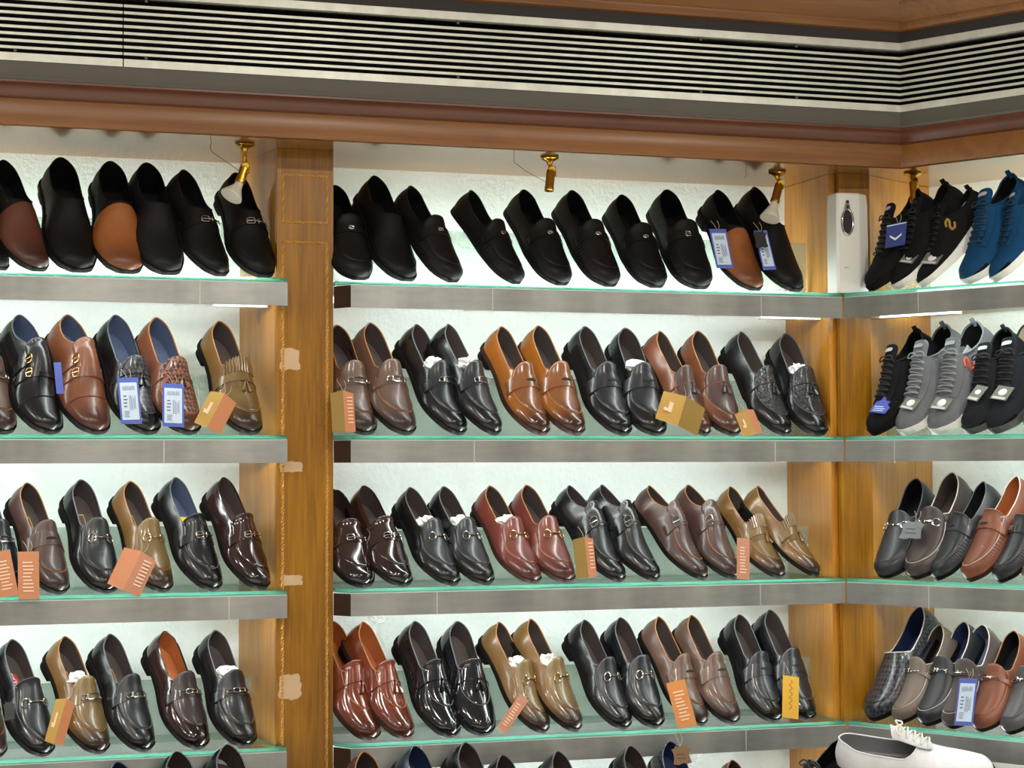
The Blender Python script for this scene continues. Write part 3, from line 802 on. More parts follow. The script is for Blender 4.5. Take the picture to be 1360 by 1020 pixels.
CS = dict(
 black_m=C(K1T, K1T, LN_BLK), ebony_m=C(EBT, EBT, LN_BLK), char_m=C(KCT, KCT, LN_BLK),
 black=C(K1, K1S, LN_DK, pipe=EDGE_GREY), black_b=C(K1, K1, LN_BLUE, pipe=EDGE_GREY), black_w=C(K1, KW, LN_BLUE, pipe=EDGE_GREY), black_g=C(K1G, K1G, LN_DK, pipe=EDGE_GREY), char=C(KC, KC, LN_BLK), ebony=C(EB, EB, LN_BLK),
 ebony_g=C(EBG, EBG, LN_DK), ebony_c=C(EBG, EB, LN_TAN), choc=C(CH, CH, LN_DK, pipe=EDGE_TAN), choc_t=C(K1T, CV, LN_BLK), tan_t=C(K1T, TV, LN_BLK), choc_b=C(COG, CW, LN_BLUE, pipe=EDGE_TAN), choc_tn=C(COG, CH, LN_DK, pipe=EDGE_TAN),
 cognac_b=C(COG, COG, LN_BLUE, metal=GOLDM, pipe=EDGE_TAN), brown=C(BR, BR, LN_DK, pipe=EDGE_TAN), tan=C(TAN, TANA, LN_DK, pipe=EDGE_TAN, sole=SOLEB), olive=C(OL, OLA, LN_DK, pipe=EDGE_TAN, metal=GOLDM), olive_d=C(OL, OLA, LN_DK, pipe=EDGE_TAN),
 oxblood=C(OX, OX, LN_DK, pipe=EDGE_TAN, metal=GOLDM, sole=SOLEB), cognac=C(CG, CG, LN_TAN, pipe=EDGE_TAN, sole=SOLEB),
 k_loaf=C(DK, DK, LN_BLK, pipe=EDGE_GREY, metal=CHROME), k_choc=C(DCH, DCH, LN_DK, pipe=EDGE_PALE, metal=CHROME), k_cog=C(DCO, DCO, LN_TAN, pipe=EDGE_PALE, sole=SOLEB), k_taupe=C(DTAU2, DTAU2, LN_DK, pipe=EDGE_PALE),
 k_loafb=C(DK, DK, LN_NAVY, pipe=EDGE_PALE, metal=GUN), k_taupe2=C(DTAU, DTAU, LN_DK, pipe=EDGE_PALE, metal=GUN), k_suede=C(DSU, DSU, LN_BLUE, pipe=EDGE_PALE), k_cogb=C(DCO, DCO, LN_BLK, pipe=EDGE_TAN), k_greyb=C(DGR, DGR, LN_NAVY, pipe=EDGE_GREY),
 k_black=C(KN_B, KN_B, LN_BLK, lace=L_BLK, mid=SOLEK), k_blackw=C(KN_B, KN_B, LN_BLK, lace=L_BLK, mid=SOLEW), k_blue=C(KN_BL, KN_BL, LN_BLK, lace=L_BLU, mid=SOLEW), k_grey=C(KN_G, KN_G, LN_BLK, lace=L_GRY, mid=SOLEW),
 k_dark=C(KN_D, KN_D, LN_BLK, lace=L_BLK, mid=SOLEG), k_navy=C(KN_N, KN_N, LN_CREAM, lace=L_BLK, mid=SOLEG))
DARKSLIT = plain('dark_slit', '#0a0808', .7)
LBL_GOLD = plain('gold_print', '#b39548', .45, .2); LBL_RED = plain('red_label', '#b02a20', .5); LBL_YEL = plain('yellow_tab', '#d8c020', .5); EMB_GOLD = plain('gold_emblem', '#a8863a', .5); EMB_OR = plain('orange_emblem', '#d2604a', .5); EMB_W = plain('pale_label', '#c8ccd0', .5)

KIND = dict(plain='slip_on_shoe', bitp='slip_on_shoe', mocb='moccasin', mocs='moccasin', sneak='sneaker', sneakg='sneaker', sneako='sneaker', bar='loafer', dmonk='monk_strap_shoe', monk='monk_strap_shoe', tasselw='tassel_loafer', tassel='tassel_loafer',
            tasselc='tassel_loafer', tassels='tassel_loafer', kiltie='kiltie_loafer', penny='penny_loafer', bit='horsebit_loafer', stbar='strap_loafer', stbit='loafer', chain='chain_loafer', dbit='driving_loafer', dpenny='driving_loafer', dlet='driving_loafer', dbar='driving_loafer', dwov='woven_loafer')
TILT = {('M', 3): 39.0}
def build_shoe(style, ck, name=None):
    """a shoe with its toe tip at the local origin, sole on z=0, toe towards +y"""
    c = dict(CS[ck]); lk = 'D'
    if style in ('plain', 'bitp'): lk = 'P'
    elif style in ('monk', 'dmonk'): lk = 'K'
    elif style in ('mocb', 'mocs') or style[0] == 'd' and style != 'dmonk': lk = 'R'
    elif style.startswith('sneak'): lk = 'S'
    L = LASTS[lk]
    root = empty(name or KIND[style])
    def P(nm, key, fn, mat, idx=0, label=None, parent=None):
        return put(nm, cached((lk,) + key, fn)[idx], mat, parent or root, label)
    if lk == 'S':
        P('midsole', ('sole',), lambda: sh_sole(L, z_bias=.004), c['mid'])
    else:
        so_ = P('sole', ('sole',), lambda: sh_sole(L), c['sole'])
        if lk != 'R': P('heel', ('heel',), lambda: sh_heel(L), SOLEK, parent=so_)
    up = P('upper', ('upper',), lambda: sh_upper(L), KW if style == 'dwov' else c['upper'])
    P('lining', ('lining',), lambda: sh_lining(L), c['lining'])
    P('insole', ('insole',), lambda: sh_insole(L), c['insole'])
    if lk != 'S' and lk != 'R': pass
    P('collar_piping', ('pipe', style[:5] == 'sneak'), lambda: sh_piping(L, .0032 if lk == 'S' else .0015), c['pipe'] if lk != 'S' else c['upper'])
    def apron(key, *a, mat=None, seam=None, **k):
        f = lambda: sh_apron(L, *a, **k)
        ap_ = P('apron', ('apron', key), f, mat or c['apron'], 0); P('moc_seam', ('apron', key), f, seam or c['pipe'], 1, parent=ap_)
    met = c['metal']
    if lk == 'P':
        if ck.endswith('_t'): P('vamp', ('vampF',), lambda: sh_vamp(L), c['apron'], 0, 'brown vamp')
        else: P('vamp_seam', ('vampP',), lambda: sh_apron(L, .46, .475, .965, .93, .0014, .8, sq=.15), c['upper'], 1)
        if style == 'bitp':
            P('strap', ('strapP',), lambda: sh_strap(L, .56, .022, -.85, .85), c['upper'])
            P('metal_bit', ('stbarP',), lambda: o_stbar(L, .56), CHROME)
    elif style in ('bar', 'stbar', 'stbit', 'chain', 'penny', 'bit'):
        sqr = style in ('stbit', 'stbar')
        if sqr: apron('sq' + style, .42, .44, .87 if style == 'stbar' else .93, .62, .0026, .68, sq=.2)
        else: apron('rd', .43, .52, .87, .63, .0026, .66)
        if style == 'bit': P('horsebit', ('bit',), lambda: o_bit(L, .585), met)
        elif style == 'stbit': P('horsebit', ('stbitm',), lambda: o_bit(L, .60, k=1.25), GUN)
        else:
            st_ = P('strap', ('strap', style == 'penny'), (lambda: sh_strap(L, .575, .052, -.86, .86, .0048, flare=.2)) if style == 'penny' else (lambda: sh_strap(L, .585, .036, -.84, .84, .0042)), c['strap'])
            if style == 'penny': P('strap_slot', ('slot',), lambda: o_slot(L, .575, .0062), DARKSLIT, label='dark slit in the strap', parent=st_)
            else:
                fn = dict(bar=o_bar, stbar=o_stbar, chain=o_chain)[style]
                P('buckle_bar', (style + 'm',), lambda: fn(L, .585), met, parent=st_)
    elif style in ('tassel', 'tasselw', 'tasselc', 'tassels'):
        ap = {'tasselw': c['apron'], 'tasselc': KCR}.get(style, c['apron'])
        if style == 'tassels': apron('ts', .42, .445, .79, .58, .0018, .50, mat=ap, sq=.22)
        elif style == 'tasselw': apron('tw', .44, .53, .90, .60, .0026, .66, mat=ap)
        else: apron('rd', .43, .52, .87, .63, .0026, .66, mat=ap)
        P('cord', ('cord',), lambda: o_cord(L, .575), c['upper'])
        P('tassel', ('tassel',), lambda: o_tassel(L, .575, -.004), c['strap'] if style != 'tasselw' else c['upper'])
    elif style == 'kiltie':
        apron('rd', .43, .52, .87, .63, .0026, .66)
        P('kiltie_flap', ('kiltie',), lambda: o_kiltie(L, .425, .535), c['upper'])
        P('strap', ('strapk',), lambda: sh_strap(L, .575, .042, -.82, .82), c['strap'])
        P('fringe', ('fringe',), lambda: o_fringe(L, .60, .655), c['upper'])
        P('cord', ('cordk',), lambda: o_cord(L, .605), SOLEK)
        P('tassel', ('tasselk',), lambda: o_tassel(L, .60, -.004, .0055), c['upper'])
    elif style == 'dmonk':
        P('strap', ('dm1',), lambda: sh_strap(L, .47, .040, -.75, .86, .003), c['upper']); P('strap', ('dm2',), lambda: sh_strap(L, .57, .036, -.75, .86, .003), c['upper'])
        P('tongue', ('dmt',), lambda: sh_apron(L, .33, .37, .60, .50, .003, .50), c['upper'], 0)
        P('toe_cap_seam', ('dmc',), lambda: o_cord(L, .75, .97, .0006, .02), c['upper'])
        P('buckle', ('dmb1',), lambda: o_frame(L, .47, .030, .0065, .0095, .0055), GOLDM); P('buckle', ('dmb2',), lambda: o_frame(L, .57, .032, .0060, .0085, .0055), GOLDM)
    elif style == 'monk':
        P('tongue', ('mkt',), lambda: sh_apron(L, .31, .36, .52, .52, .003, .5), c['upper'], 0)
        apron('mk', .50, .54, .86, .50, .0016, .60)
        st_ = P('strap', ('mk1',), lambda: sh_strap(L, .49, .045, -.86, .80, .0035), c['upper'])
        P('buckle', ('mkb',), lambda: o_frame(L, .49, .027, .009, .0115, .0068, .0015), CHROME, parent=st_)
    elif style in ('mocb', 'mocs'):
        apron('moc', .43, .50, .90, .66, .0022, .74, seam=c['upper'])
        P('gathers', ('pucker',), lambda: o_pucker(L), c['upper'], label='stitched gathers around the toe')
        st_ = P('strap', ('strapm',), lambda: sh_strap(L, .565, .036, -.82, .82, .0052), c['upper'])
        if style == 'mocb': P('buckle', ('mocp',), lambda: o_frame(L, .565, .006, .0065, .0036, .0072, .0014), CHROME, parent=st_)
        else: P('buckle', ('mocq',), lambda: o_frame(L, .565, .010, .0050, .006, .0072, .0015), CHROME, parent=st_)
    elif lk == 'R':
        if style == 'dwov': P('moc_seam', ('apron', 'dw'), lambda: sh_apron(L, .44, .50, .93, .62, .002, .78), c['upper'], 1)
        elif style in ('dbar', 'dbit') : apron('drd', .43, .52, .93, .60, .0024, .74)
        else: apron('dsq', .42, .44, .93, .60, .0024, .74, sq=.2)
        if style in ('dpenny', 'dlet', 'dbit') and ck != 'k_choc': P('gathers', ('pucker',), lambda: o_pucker(L), c['upper'], label='stitched gathers around the toe')
        if style == 'dbit': P('horsebit', ('dbitm',), lambda: o_bit(L, .56, .0065, 1.25), met)
        elif style == 'dpenny':
            P('strap', ('strapd',), lambda: sh_strap(L, .545, .040, -.84, .84, .0055, flare=.2), c['strap']); P('strap_slot', ('slotd',), lambda: o_slot(L, .545, .0070), DARKSLIT)
        elif style == 'dbar':
            P('strap', ('strapb',), lambda: sh_strap(L, .555, .016, -.84, .84, .0050, flare=.6), c['strap']); P('metal_bit', ('dbarm',), lambda: o_stbar(L, .555, .0078), met)
        elif style == 'dlet':
            P('strap', ('strapd',), lambda: sh_strap(L, .545, .040, -.84, .84, .0055, flare=.2), c['strap'])
            def letters():
                m = MB()
                seg = {'B': [((0, 0), (0, 1)), ((0, 0), (.6, .12)), ((.6, .12), (.6, .4)), ((.6, .4), (0, .5)), ((0, .5), (.7, .62)), ((.7, .62), (.7, .9)), ((.7, .9), (0, 1))],
                       'E': [((0, 0), (0, 1)), ((0, 0), (.7, 0)), ((0, .5), (.55, .5)), ((0, 1), (.7, 1))], 'T': [((-.1, 0), (.8, 0)), ((.35, 0), (.35, 1))]}
                for k, ch in enumerate('BET'):
                    for (a0, b0), (a1, b1) in seg[ch]:
                        orn(L, m, [.014 - k * .0105 - a0 * .008, .014 - k * .0105 - a1 * .008], [-.005 + b0 * .010, -.005 + b1 * .010], .0078, .0011, .545)
                return m
            P('metal_letters', ('lett',), letters, CHROME)
    elif lk == 'S':
        tg_ = P('tongue', ('tongue',), lambda: sh_apron(L, .30, .36, .74, .30, .0055, .30, sq=.25), c['upper'], 0)
        for sg in (1, -1): P('eyestay', ('eye', sg), lambda: sh_strap_long(L, sg), c['upper'])
        P('laces', ('laces',), lambda: o_laces(L), c['lace'])
        P('toe_bumper', ('bump',), lambda: sh_bumper(L), SOLEK if ck != 'k_grey' else c['upper'])
        P('heel_tab', ('tab',), lambda: sh_tab(L), c['upper'])
        P('tongue_label', ('tlab',), lambda: o_patch(L, .355, .012, .005, .0075), EMB_W if ck in ('k_navy', 'k_blue', 'k_black', 'k_dark') else c['lace'], label='small pale tongue label', parent=tg_)
        if style == 'sneakg': P('emblem', ('emb',), lambda: o_emblem(L, -1), EMB_GOLD, label='gold curled emblem')
        if style == 'sneako': P('emblem', ('emb',), lambda: o_emblem(L, -1), EMB_OR, label='orange curled emblem')
    root['_last'] = lk
    return root, L
def sh_vamp(L):
    y = L.stations(); y = np.concatenate([[L.yth + .004], y[y > L.yth + .012]]); u = np.linspace(-1, 1, 23)
    T = np.repeat(u[None, :], len(y), 0); C_ = np.full(T.shape, .0013); C_[0] = -.0004
    m = MB(); m.grid(L.P(np.repeat(y[:, None], 23, 1), T, C_)); return m
def sh_strap_long(L, sg):
    y = np.linspace(.42, .76, 14); v = np.array([0, .03, .5, .97, 1]); m = MB()
    T = sg * (.25 + .22 * v)[None, :] * np.ones((14, 1)); C_ = np.where((v < .01) | (v > .99), .0, .0022)[None, :] * np.ones((14, 1))
    m.grid(L.P(np.repeat(y[:, None], 5, 1), T, C_)); return m
def sh_bumper(L):
    y = L.stations(); y = y[y > .86]; m = MB(); T = np.linspace(-1, 1, 2)
    for sg in (1, -1):
        u = np.linspace(1, .80, 5); C_ = np.array([.0012, .0018, .0018, .0016, 0])
        m.grid(L.P(np.repeat(y[:, None], 5, 1), sg * u[None, :] * np.ones((len(y), 1)), C_[None, :] * np.ones((len(y), 1))))
    return m
def sh_tab(L):
    m = MB(); t = L.ttop(np.array([.02]))[0]
    m.tube([(0, -SL + .012, .092), (0, -SL + .008, .100), (0, -SL + .006, .112), (0, -SL + .010, .114), (0, -SL + .015, .104)], [.004, .0045, .0045, .004, .002], 6); return m
def o_patch(L, y0, rx, ry, c):
    n = 20; a, b = rrect(0, 0, rx, ry, n, 6); m = MB(); v = L.Mf(a, b, np.full(n, c), y0); v2 = L.Mf(a, b, np.full(n, c - .001), y0)
    m.add(np.concatenate([v, v2]), [tuple(range(n))] + [(i, i + n, (i + 1) % n + n, (i + 1) % n) for i in range(n)]); return m
def insole_label(root, L, kind):
    root = [o for o in root.children if o.name.split('.')[0] == 'insole'][0]
    zz = float(L.zf(.20)) + .0045
    def pl(y0, y1, hw, dz=0):
        m = MB(); ys = np.linspace(y0, y1, 6); G = np.array([[(sx * hw, y * SL - SL + .001, float(L.zf(y)) + .0056 + dz) for sx in (-1, 1)] for y in ys]); m.grid(G)
        b = G.copy(); b[..., 2] -= .001; m.grid(b); return m
    if kind == 'l':
        put_mb(pl(.22, .36, .009), 'insole_label', LBL_GOLD, root); put_mb(pl(.235, .345, .0065, .0003), 'insole_print', LN_DK, root)
    elif kind == 'r':
        put_mb(pl(.22, .37, .014), 'insole_label', LBL_RED, root, 'red insole label'); put_mb(scribble(L, .0003), 'insole_script', EMB_W, root)
    elif kind == 's': put_mb(scribble(L), 'insole_script', EMB_GOLD, root, 'gold script on the insole')
    elif kind == 'y': put_mb(pl(.30, .44, .022, .012), 'insole_tab', LBL_YEL, root, 'yellow tab')
def scribble(L, dz=0):
    t = np.linspace(0, 1, 60); y = .21 + .17 * t; x = .006 * np.sin(t * 38) * (1 - .5 * t) + .003 * np.sin(t * 9)
    m = MB(); m.tube(np.stack([x, (y + .012 * np.cos(t * 38)) * SL - SL, L.zf(y) + .0062 + dz], -1), .0011, 4); return m
def put_mb(m, name, mat, root, label=None):
    o = m.obj(name, mat, root); 
    if label: o['label'] = label
    return o
def make_tissue(root_matrix, L, seed, label):
    rn = np.random.RandomState(seed); m = MB()
    n, k = 12, 16; th = np.linspace(0, np.pi, n); ph = np.linspace(0, 2 * np.pi, k, endpoint=False)
    G = np.zeros((n, k, 3)); r = 1 + rn.uniform(-.32, .28, (n, k)); r[0] = r[0, 0]; r[-1] = r[-1, 0]
    for i in range(n):
        G[i, :, 0] = .027 * np.sin(th[i]) * np.cos(ph) * r[i]; G[i, :, 1] = .020 * np.sin(th[i]) * np.sin(ph) * r[i]; G[i, :, 2] = .019 * np.cos(th[i]) * r[i]
    m.grid(G, closev=True)
    o = m.obj('tissue_paper', PAPER, smooth=False)
    o.matrix_world = root_matrix @ Matrix.Translation((.004, -SL * .60, float(L.zf(.42)) + .044))
    tag(o, label, 'tissue paper', 'tissue stuffed into shoes'); return o

def bay_xyz(bay, x, y, z):
    if bay == 'R': p = rb(x, y); return Vector((p[0], p[1], z))
    return Vector((x, y, z))
WIDE, LEAN = 1.09, -5.0
def place(root, L, loc, yaw, tilt, sc, zg, lean=0.0):
    me = [o.data for o in root.children if o.name.split('.')[0] in ('sole', 'midsole')][0]
    V = np.array([v.co for v in me.vertices]) * np.array([sc * WIDE, sc, sc])
    M = Matrix.Rotation(yaw, 3, 'Z') @ Matrix.Rotation(-R_(tilt), 3, 'X') @ Matrix.Rotation(R_(lean), 3, 'Y')
    zr = V @ np.array(M)[2]
    root.location = (loc[0], loc[1], zg - float(zr.min()) + .0004)
    root.rotation_euler = M.to_euler('XYZ'); root.scale = (sc * WIDE, sc, sc)
SHOES = [
 ('L', 1, 'plain', 'black_m', -2.021, 37.5, 0.919, 'plain black slip-on cut off by the left edge, top shelf', 'slip-ons on the top left shelf', ''),
 ('L', 1, 'plain', 'choc_t', -1.9414, 30.7, 0.968, 'slip-on with dark chocolate brown vamp, top left shelf, first full one', 'slip-ons on the top left shelf', ''),
 ('L', 1, 'plain', 'black_m', -1.8511, 13.6, 1.022, 'tall plain all-black slip-on between the two brown-vamped ones, top left shelf', 'slip-ons on the top left shelf', ''),
 ('L', 1, 'plain', 'tan_t', -1.7465, 11.2, 1.008, 'slip-on with tan brown vamp and black collar, top left shelf', 'slip-ons on the top left shelf', ''),
 ('L', 1, 'plain', 'char_m', -1.657, 14.2, 1.008, 'matte charcoal slip-on right of the tan-vamped one, top left shelf', 'slip-ons on the top left shelf', ''),
 ('L', 1, 'bitp', 'black_m', -1.5427, 30.0, 0.95, 'black slip-on with silver bit, left of the left spotlight bulb', 'slip-ons on the top left shelf', ''),
 ('L', 1, 'bitp', 'black_m', -1.4438, 19.1, 0.949, 'black slip-on with silver bit, behind the left spotlight bulb', 'slip-ons on the top left shelf', ''),
 ('M', 1, 'mocb', 'black_m', -1.2205, 11.8, 0.92, 'black buckled moccasin half hidden behind the left post, top middle shelf', 'moccasins on the top middle shelf', ''),
 ('M', 1, 'plain', 'black_m', -1.1099, 19.5, 0.977, 'plain polished black slip-on with no buckle, top middle shelf', 'moccasins on the top middle shelf', ''),
 ('M', 1, 'mocb', 'ebony_m', -0.9976, 29.1, 0.937, 'black-brown buckled moccasin right of the plain polished slip-on, top middle shelf', 'moccasins on the top middle shelf', ''),
 ('M', 1, 'mocb', 'black_m', -0.8427, 33.3, 0.914, 'black buckled moccasin, first left of the bulbless brass spotlight', 'moccasins on the top middle shelf', ''),
 ('M', 1, 'mocb', 'black_m', -0.7301, 20.0, 0.952, 'black buckled moccasin directly below the bulbless brass spotlight', 'moccasins on the top middle shelf', ''),
 ('M', 1, 'mocb', 'ebony_m', -0.6081, 18.2, 0.967, 'black-brown buckled moccasin, first right of the bulbless brass spotlight', 'moccasins on the top middle shelf', ''),
 ('M', 1, 'mocb', 'black_m', -0.488, 14.3, 0.944, 'lower black moccasin, second right of the bulbless brass spotlight', 'moccasins on the top middle shelf', ''),
 ('M', 1, 'mocs', 'black_m', -0.374, 8.7, 1.02, 'black moccasin with square silver buckle, beside the tan-vamped slip-on', 'moccasins on the top middle shelf', ''),
 ('M', 1, 'plain', 'tan_t', -0.2301, 15.5, 0.985, 'tan brown slip-on with white price tag, top middle shelf', 'moccasins on the top middle shelf', ''),
 ('M', 1, 'plain', 'black_m', -0.1204, 17.8, 1.032, 'plain black slip-on behind the right spotlight bulb, top middle shelf', 'moccasins on the top middle shelf', ''),
 ('R', 1, 'sneak', 'k_black', 0.083, -25.8, 0.942, 'black sneaker with blue card tag, nearest the white dispenser', 'sneakers on the top right shelf', ''),
 ('R', 1, 'sneak', 'k_blackw', 0.1548, -28.2, 0.977, 'black sneaker with white sole, middle one of the three black ones on top', 'sneakers on the top right shelf', ''),
 ('R', 1, 'sneakg', 'k_blackw', 0.2211, -35.4, 0.894, 'black sneaker with gold side emblem, top right shelf', 'sneakers on the top right shelf', ''),
 ('R', 1, 'sneak', 'k_blue', 0.35, -16.9, 0.992, 'blue knit sneaker next to the black ones, top right shelf', 'sneakers on the top right shelf', ''),
 ('R', 1, 'sneak', 'k_blue', 0.4166, -32.6, 0.946, 'blue knit sneaker cut off by the right edge, top right shelf', 'sneakers on the top right shelf', ''),
 ('L', 2, 'bar', 'brown', -2.009, 28.4, 0.986, 'brown strapped loafer cut off by the left edge, second shelf', 'dress shoes on the second left shelf', ''),
 ('L', 2, 'dmonk', 'black_b', -1.9103, 27.1, 0.994, 'black double monk strap shoe on the second left shelf', 'dress shoes on the second left shelf', ''),
 ('L', 2, 'dmonk', 'cognac_b', -1.8101, 24.4, 1.004, 'brown double monk strap shoe on the second left shelf', 'dress shoes on the second left shelf', ''),
 ('L', 2, 'tasselw', 'black_w', -1.6986, 25.9, 1.012, 'black woven tassel loafer with blue-edged price tag', 'dress shoes on the second left shelf', ''),
 ('L', 2, 'tasselw', 'choc_b', -1.6089, 25.4, 0.999, 'brown woven tassel loafer with tan heel and blue-edged price tag', 'dress shoes on the second left shelf', ''),
 ('L', 2, 'kiltie', 'olive', -1.4703, 23.1, 0.977, 'olive brown kiltie tassel loafer beside the left post, second left shelf', 'dress shoes on the second left shelf', ''),
 ('M', 2, 'bar', 'brown', -1.2063, 17.5, 0.965, 'left shoe of the brown bar-buckle loafers by the left post, second middle shelf', 'brown bar-buckle loafers', ''),
 ('M', 2, 'bar', 'brown', -1.1102, 23.9, 0.99, 'right shoe of the brown bar-buckle loafers by the left post, second middle shelf', 'brown bar-buckle loafers', ''),
 ('M', 2, 'bar', 'black', -0.9837, 31.2, 0.982, 'left shoe of the black bar-buckle loafers stuffed with tissue, second middle shelf', 'black bar-buckle loafers', 'lt'),
 ('M', 2, 'bar', 'black', -0.8975, 35.3, 0.987, 'right shoe of the black bar-buckle loafers stuffed with tissue, second middle shelf', 'black bar-buckle loafers', 'lt'),
 ('M', 2, 'penny', 'tan', -0.7805, 26.6, 0.978, 'left shoe of the burnished tan penny loafers, second middle shelf', 'tan penny loafers', 'l'),
 ('M', 2, 'penny', 'tan', -0.6939, 22.2, 0.994, 'right shoe of the burnished tan penny loafers, second middle shelf', 'tan penny loafers', 'l'),
 ('M', 2, 'penny', 'black', -0.5755, 21.0, 0.996, 'left shoe of the black penny loafers, second middle shelf', 'black penny loafers of the second shelf', 'l'),
 ('M', 2, 'penny', 'black', -0.4905, 11.5, 0.991, 'right shoe of the black penny loafers, tissue inside, second middle shelf', 'black penny loafers of the second shelf', 'lt'),
 ('M', 2, 'tassel', 'choc_tn', -0.365, 30.0, 0.964, 'left shoe of the brown tassel loafers, behind the folded gold tag', 'brown tassel loafers of the second shelf', ''),
 ('M', 2, 'tassel', 'choc_tn', -0.2895, 15.4, 0.975, 'right shoe of the brown tassel loafers, second middle shelf', 'brown tassel loafers of the second shelf', ''),
 ('M', 2, 'tasselc', 'black', -0.1526, 25.1, 0.973, 'left shoe of the black textured tassel loafers near the corner post', 'black textured tassel loafers', ''),
 ('M', 2, 'tasselc', 'black', -0.0587, 10.5, 0.97, 'right shoe of the black textured tassel loafers near the corner post', 'black textured tassel loafers', 't'),
 ('R', 2, 'sneak', 'k_black', 0.0868, -19.8, 0.961, 'black sneaker with blue paper tag beside the corner post, second right shelf', 'sneakers on the second right shelf', ''),
 ('R', 2, 'sneak', 'k_grey', 0.1749, -12.5, 0.991, 'grey sneaker without side emblem, second right shelf', 'sneakers on the second right shelf', ''),
 ('R', 2, 'sneako', 'k_grey', 0.2649, -8.8, 1.003, 'grey sneaker with orange side emblem, second right shelf', 'sneakers on the second right shelf', ''),
 ('R', 2, 'sneak', 'k_dark', 0.3527, -8.3, 0.931, 'dark sneaker squeezed between grey and navy ones, second right shelf', 'sneakers on the second right shelf', ''),
 ('R', 2, 'sneak', 'k_navy', 0.4151, -8.9, 0.973, 'navy black sneaker with white tongue label, second right shelf', 'sneakers on the second right shelf', ''),
 ('R', 2, 'sneak', 'k_grey', 0.5104, -14.2, 0.938, 'light grey sneaker toe cut off by the right edge, second right shelf', 'sneakers on the second right shelf', ''),
 ('L', 3, 'bar', 'black', -1.9907, 30.6, 0.907, 'black loafer cut off by the left edge, third shelf', 'loafers on the third left shelf', ''),
 ('L', 3, 'penny', 'choc', -1.8888, 31.9, 0.892, 'dark brown penny loafer on the third left shelf', 'loafers on the third left shelf', 'l'),
 ('L', 3, 'bit', 'black', -1.7855, 23.5, 0.915, 'black horsebit loafer on the third left shelf', 'loafers on the third left shelf', 'l'),
 ('L', 3, 'bit', 'olive', -1.664, 30.3, 0.901, 'olive brown horsebit loafer with folded pink tag, third left shelf', 'loafers on the third left shelf', 'l'),
 ('L', 3, 'stbar', 'black_b', -1.554, 33.2, 0.931, 'black strap loafer with yellow insole tab, third left shelf', 'loafers on the third left shelf', 'y'),
 ('L', 3, 'stbar', 'ebony_g', -1.4456, 32.4, 0.929, 'dark brown strap loafer beside the left post, third left shelf', 'loafers on the third left shelf', ''),
 ('M', 3, 'stbar', 'ebony_g', -1.2098, 13.9, 0.89, 'left shoe of the glossy dark brown strap loafers by the left post', 'glossy dark brown strap loafers', ''),
 ('M', 3, 'stbar', 'ebony_g', -1.1158, 22.8, 0.918, 'right shoe of the glossy dark brown strap loafers by the left post', 'glossy dark brown strap loafers', ''),
 ('M', 3, 'bit', 'black', -0.9989, 25.6, 0.9, 'left shoe of the black horsebit loafers, third middle shelf', 'black horsebit loafers of the third shelf', 't'),
 ('M', 3, 'bit', 'black', -0.9169, 24.6, 0.906, 'right shoe of the black horsebit loafers, third middle shelf', 'black horsebit loafers of the third shelf', 't'),
 ('M', 3, 'bit', 'oxblood', -0.8005, 24.9, 0.91, 'left shoe of the reddish brown horsebit loafers', 'reddish brown horsebit loafers', 't'),
 ('M', 3, 'bit', 'oxblood', -0.7182, 19.8, 0.915, 'right shoe of the reddish brown horsebit loafers', 'reddish brown horsebit loafers', ''),
 ('M', 3, 'monk', 'black', -0.5853, 31.3, 0.906, 'left shoe of the black single monk strap pair', 'black monk strap shoes', ''),
 ('M', 3, 'monk', 'black', -0.4967, 33.2, 0.911, 'right shoe of the black single monk strap pair', 'black monk strap shoes', ''),
 ('M', 3, 'monk', 'choc', -0.3718, 34.1, 0.901, 'left shoe of the dark brown single monk strap pair', 'dark brown monk strap shoes', ''),
 ('M', 3, 'monk', 'choc', -0.2887, 23.0, 0.905, 'right shoe of the dark brown single monk strap pair', 'dark brown monk strap shoes', ''),
 ('M', 3, 'kiltie', 'olive', -0.1684, 26.9, 0.887, 'left shoe of the olive kiltie tassel pair near the corner post', 'olive kiltie loafers', ''),
 ('M', 3, 'kiltie', 'olive', -0.0708, 39.9, 0.894, 'right shoe of the olive kiltie tassel pair near the corner post', 'olive kiltie loafers', ''),
 ('R', 3, 'dbit', 'k_loaf', 0.1074, -0.4, 0.927, 'black horsebit driving loafer beside the corner post, third right shelf', 'driving loafers on the third right shelf', ''),
 ('R', 3, 'dbit', 'k_choc', 0.1907, -5.3, 0.985, 'dark brown horsebit driving loafer, third right shelf', 'driving loafers on the third right shelf', ''),
 ('R', 3, 'dpenny', 'k_loaf', 0.2478, -22.2, 0.9, 'black penny driving loafer, third right shelf', 'driving loafers on the third right shelf', ''),
 ('R', 3, 'dpenny', 'k_cog', 0.3357, -19.2, 0.95, 'cognac brown penny driving loafer, third right shelf', 'driving loafers on the third right shelf', ''),
 ('R', 3, 'dlet', 'k_loaf', 0.4137, -23.0, 0.888, 'black driving loafer with metal letters on its strap', 'driving loafers on the third right shelf', ''),
 ('R', 3, 'dpenny', 'k_taupe', 0.4899, -20.2, 0.902, 'pinkish taupe driving loafer cut off by the right edge, third shelf', 'driving loafers on the third right shelf', ''),
 ('L', 4, 'bar', 'choc', -2.0197, 32.2, 0.911, 'brown loafer toe cut off by the left edge, fourth shelf', 'loafers on the fourth left shelf', ''),
 ('L', 4, 'stbit', 'black', -1.9186, 31.7, 0.9, 'black square-tongued loafer with red insole label, fourth left shelf', 'loafers on the fourth left shelf', 'r'),
 ('L', 4, 'bar', 'olive_d', -1.7999, 33.5, 0.912, 'olive brown bar-buckle loafer with gold tag, fourth left shelf', 'loafers on the fourth left shelf', 'lt'),
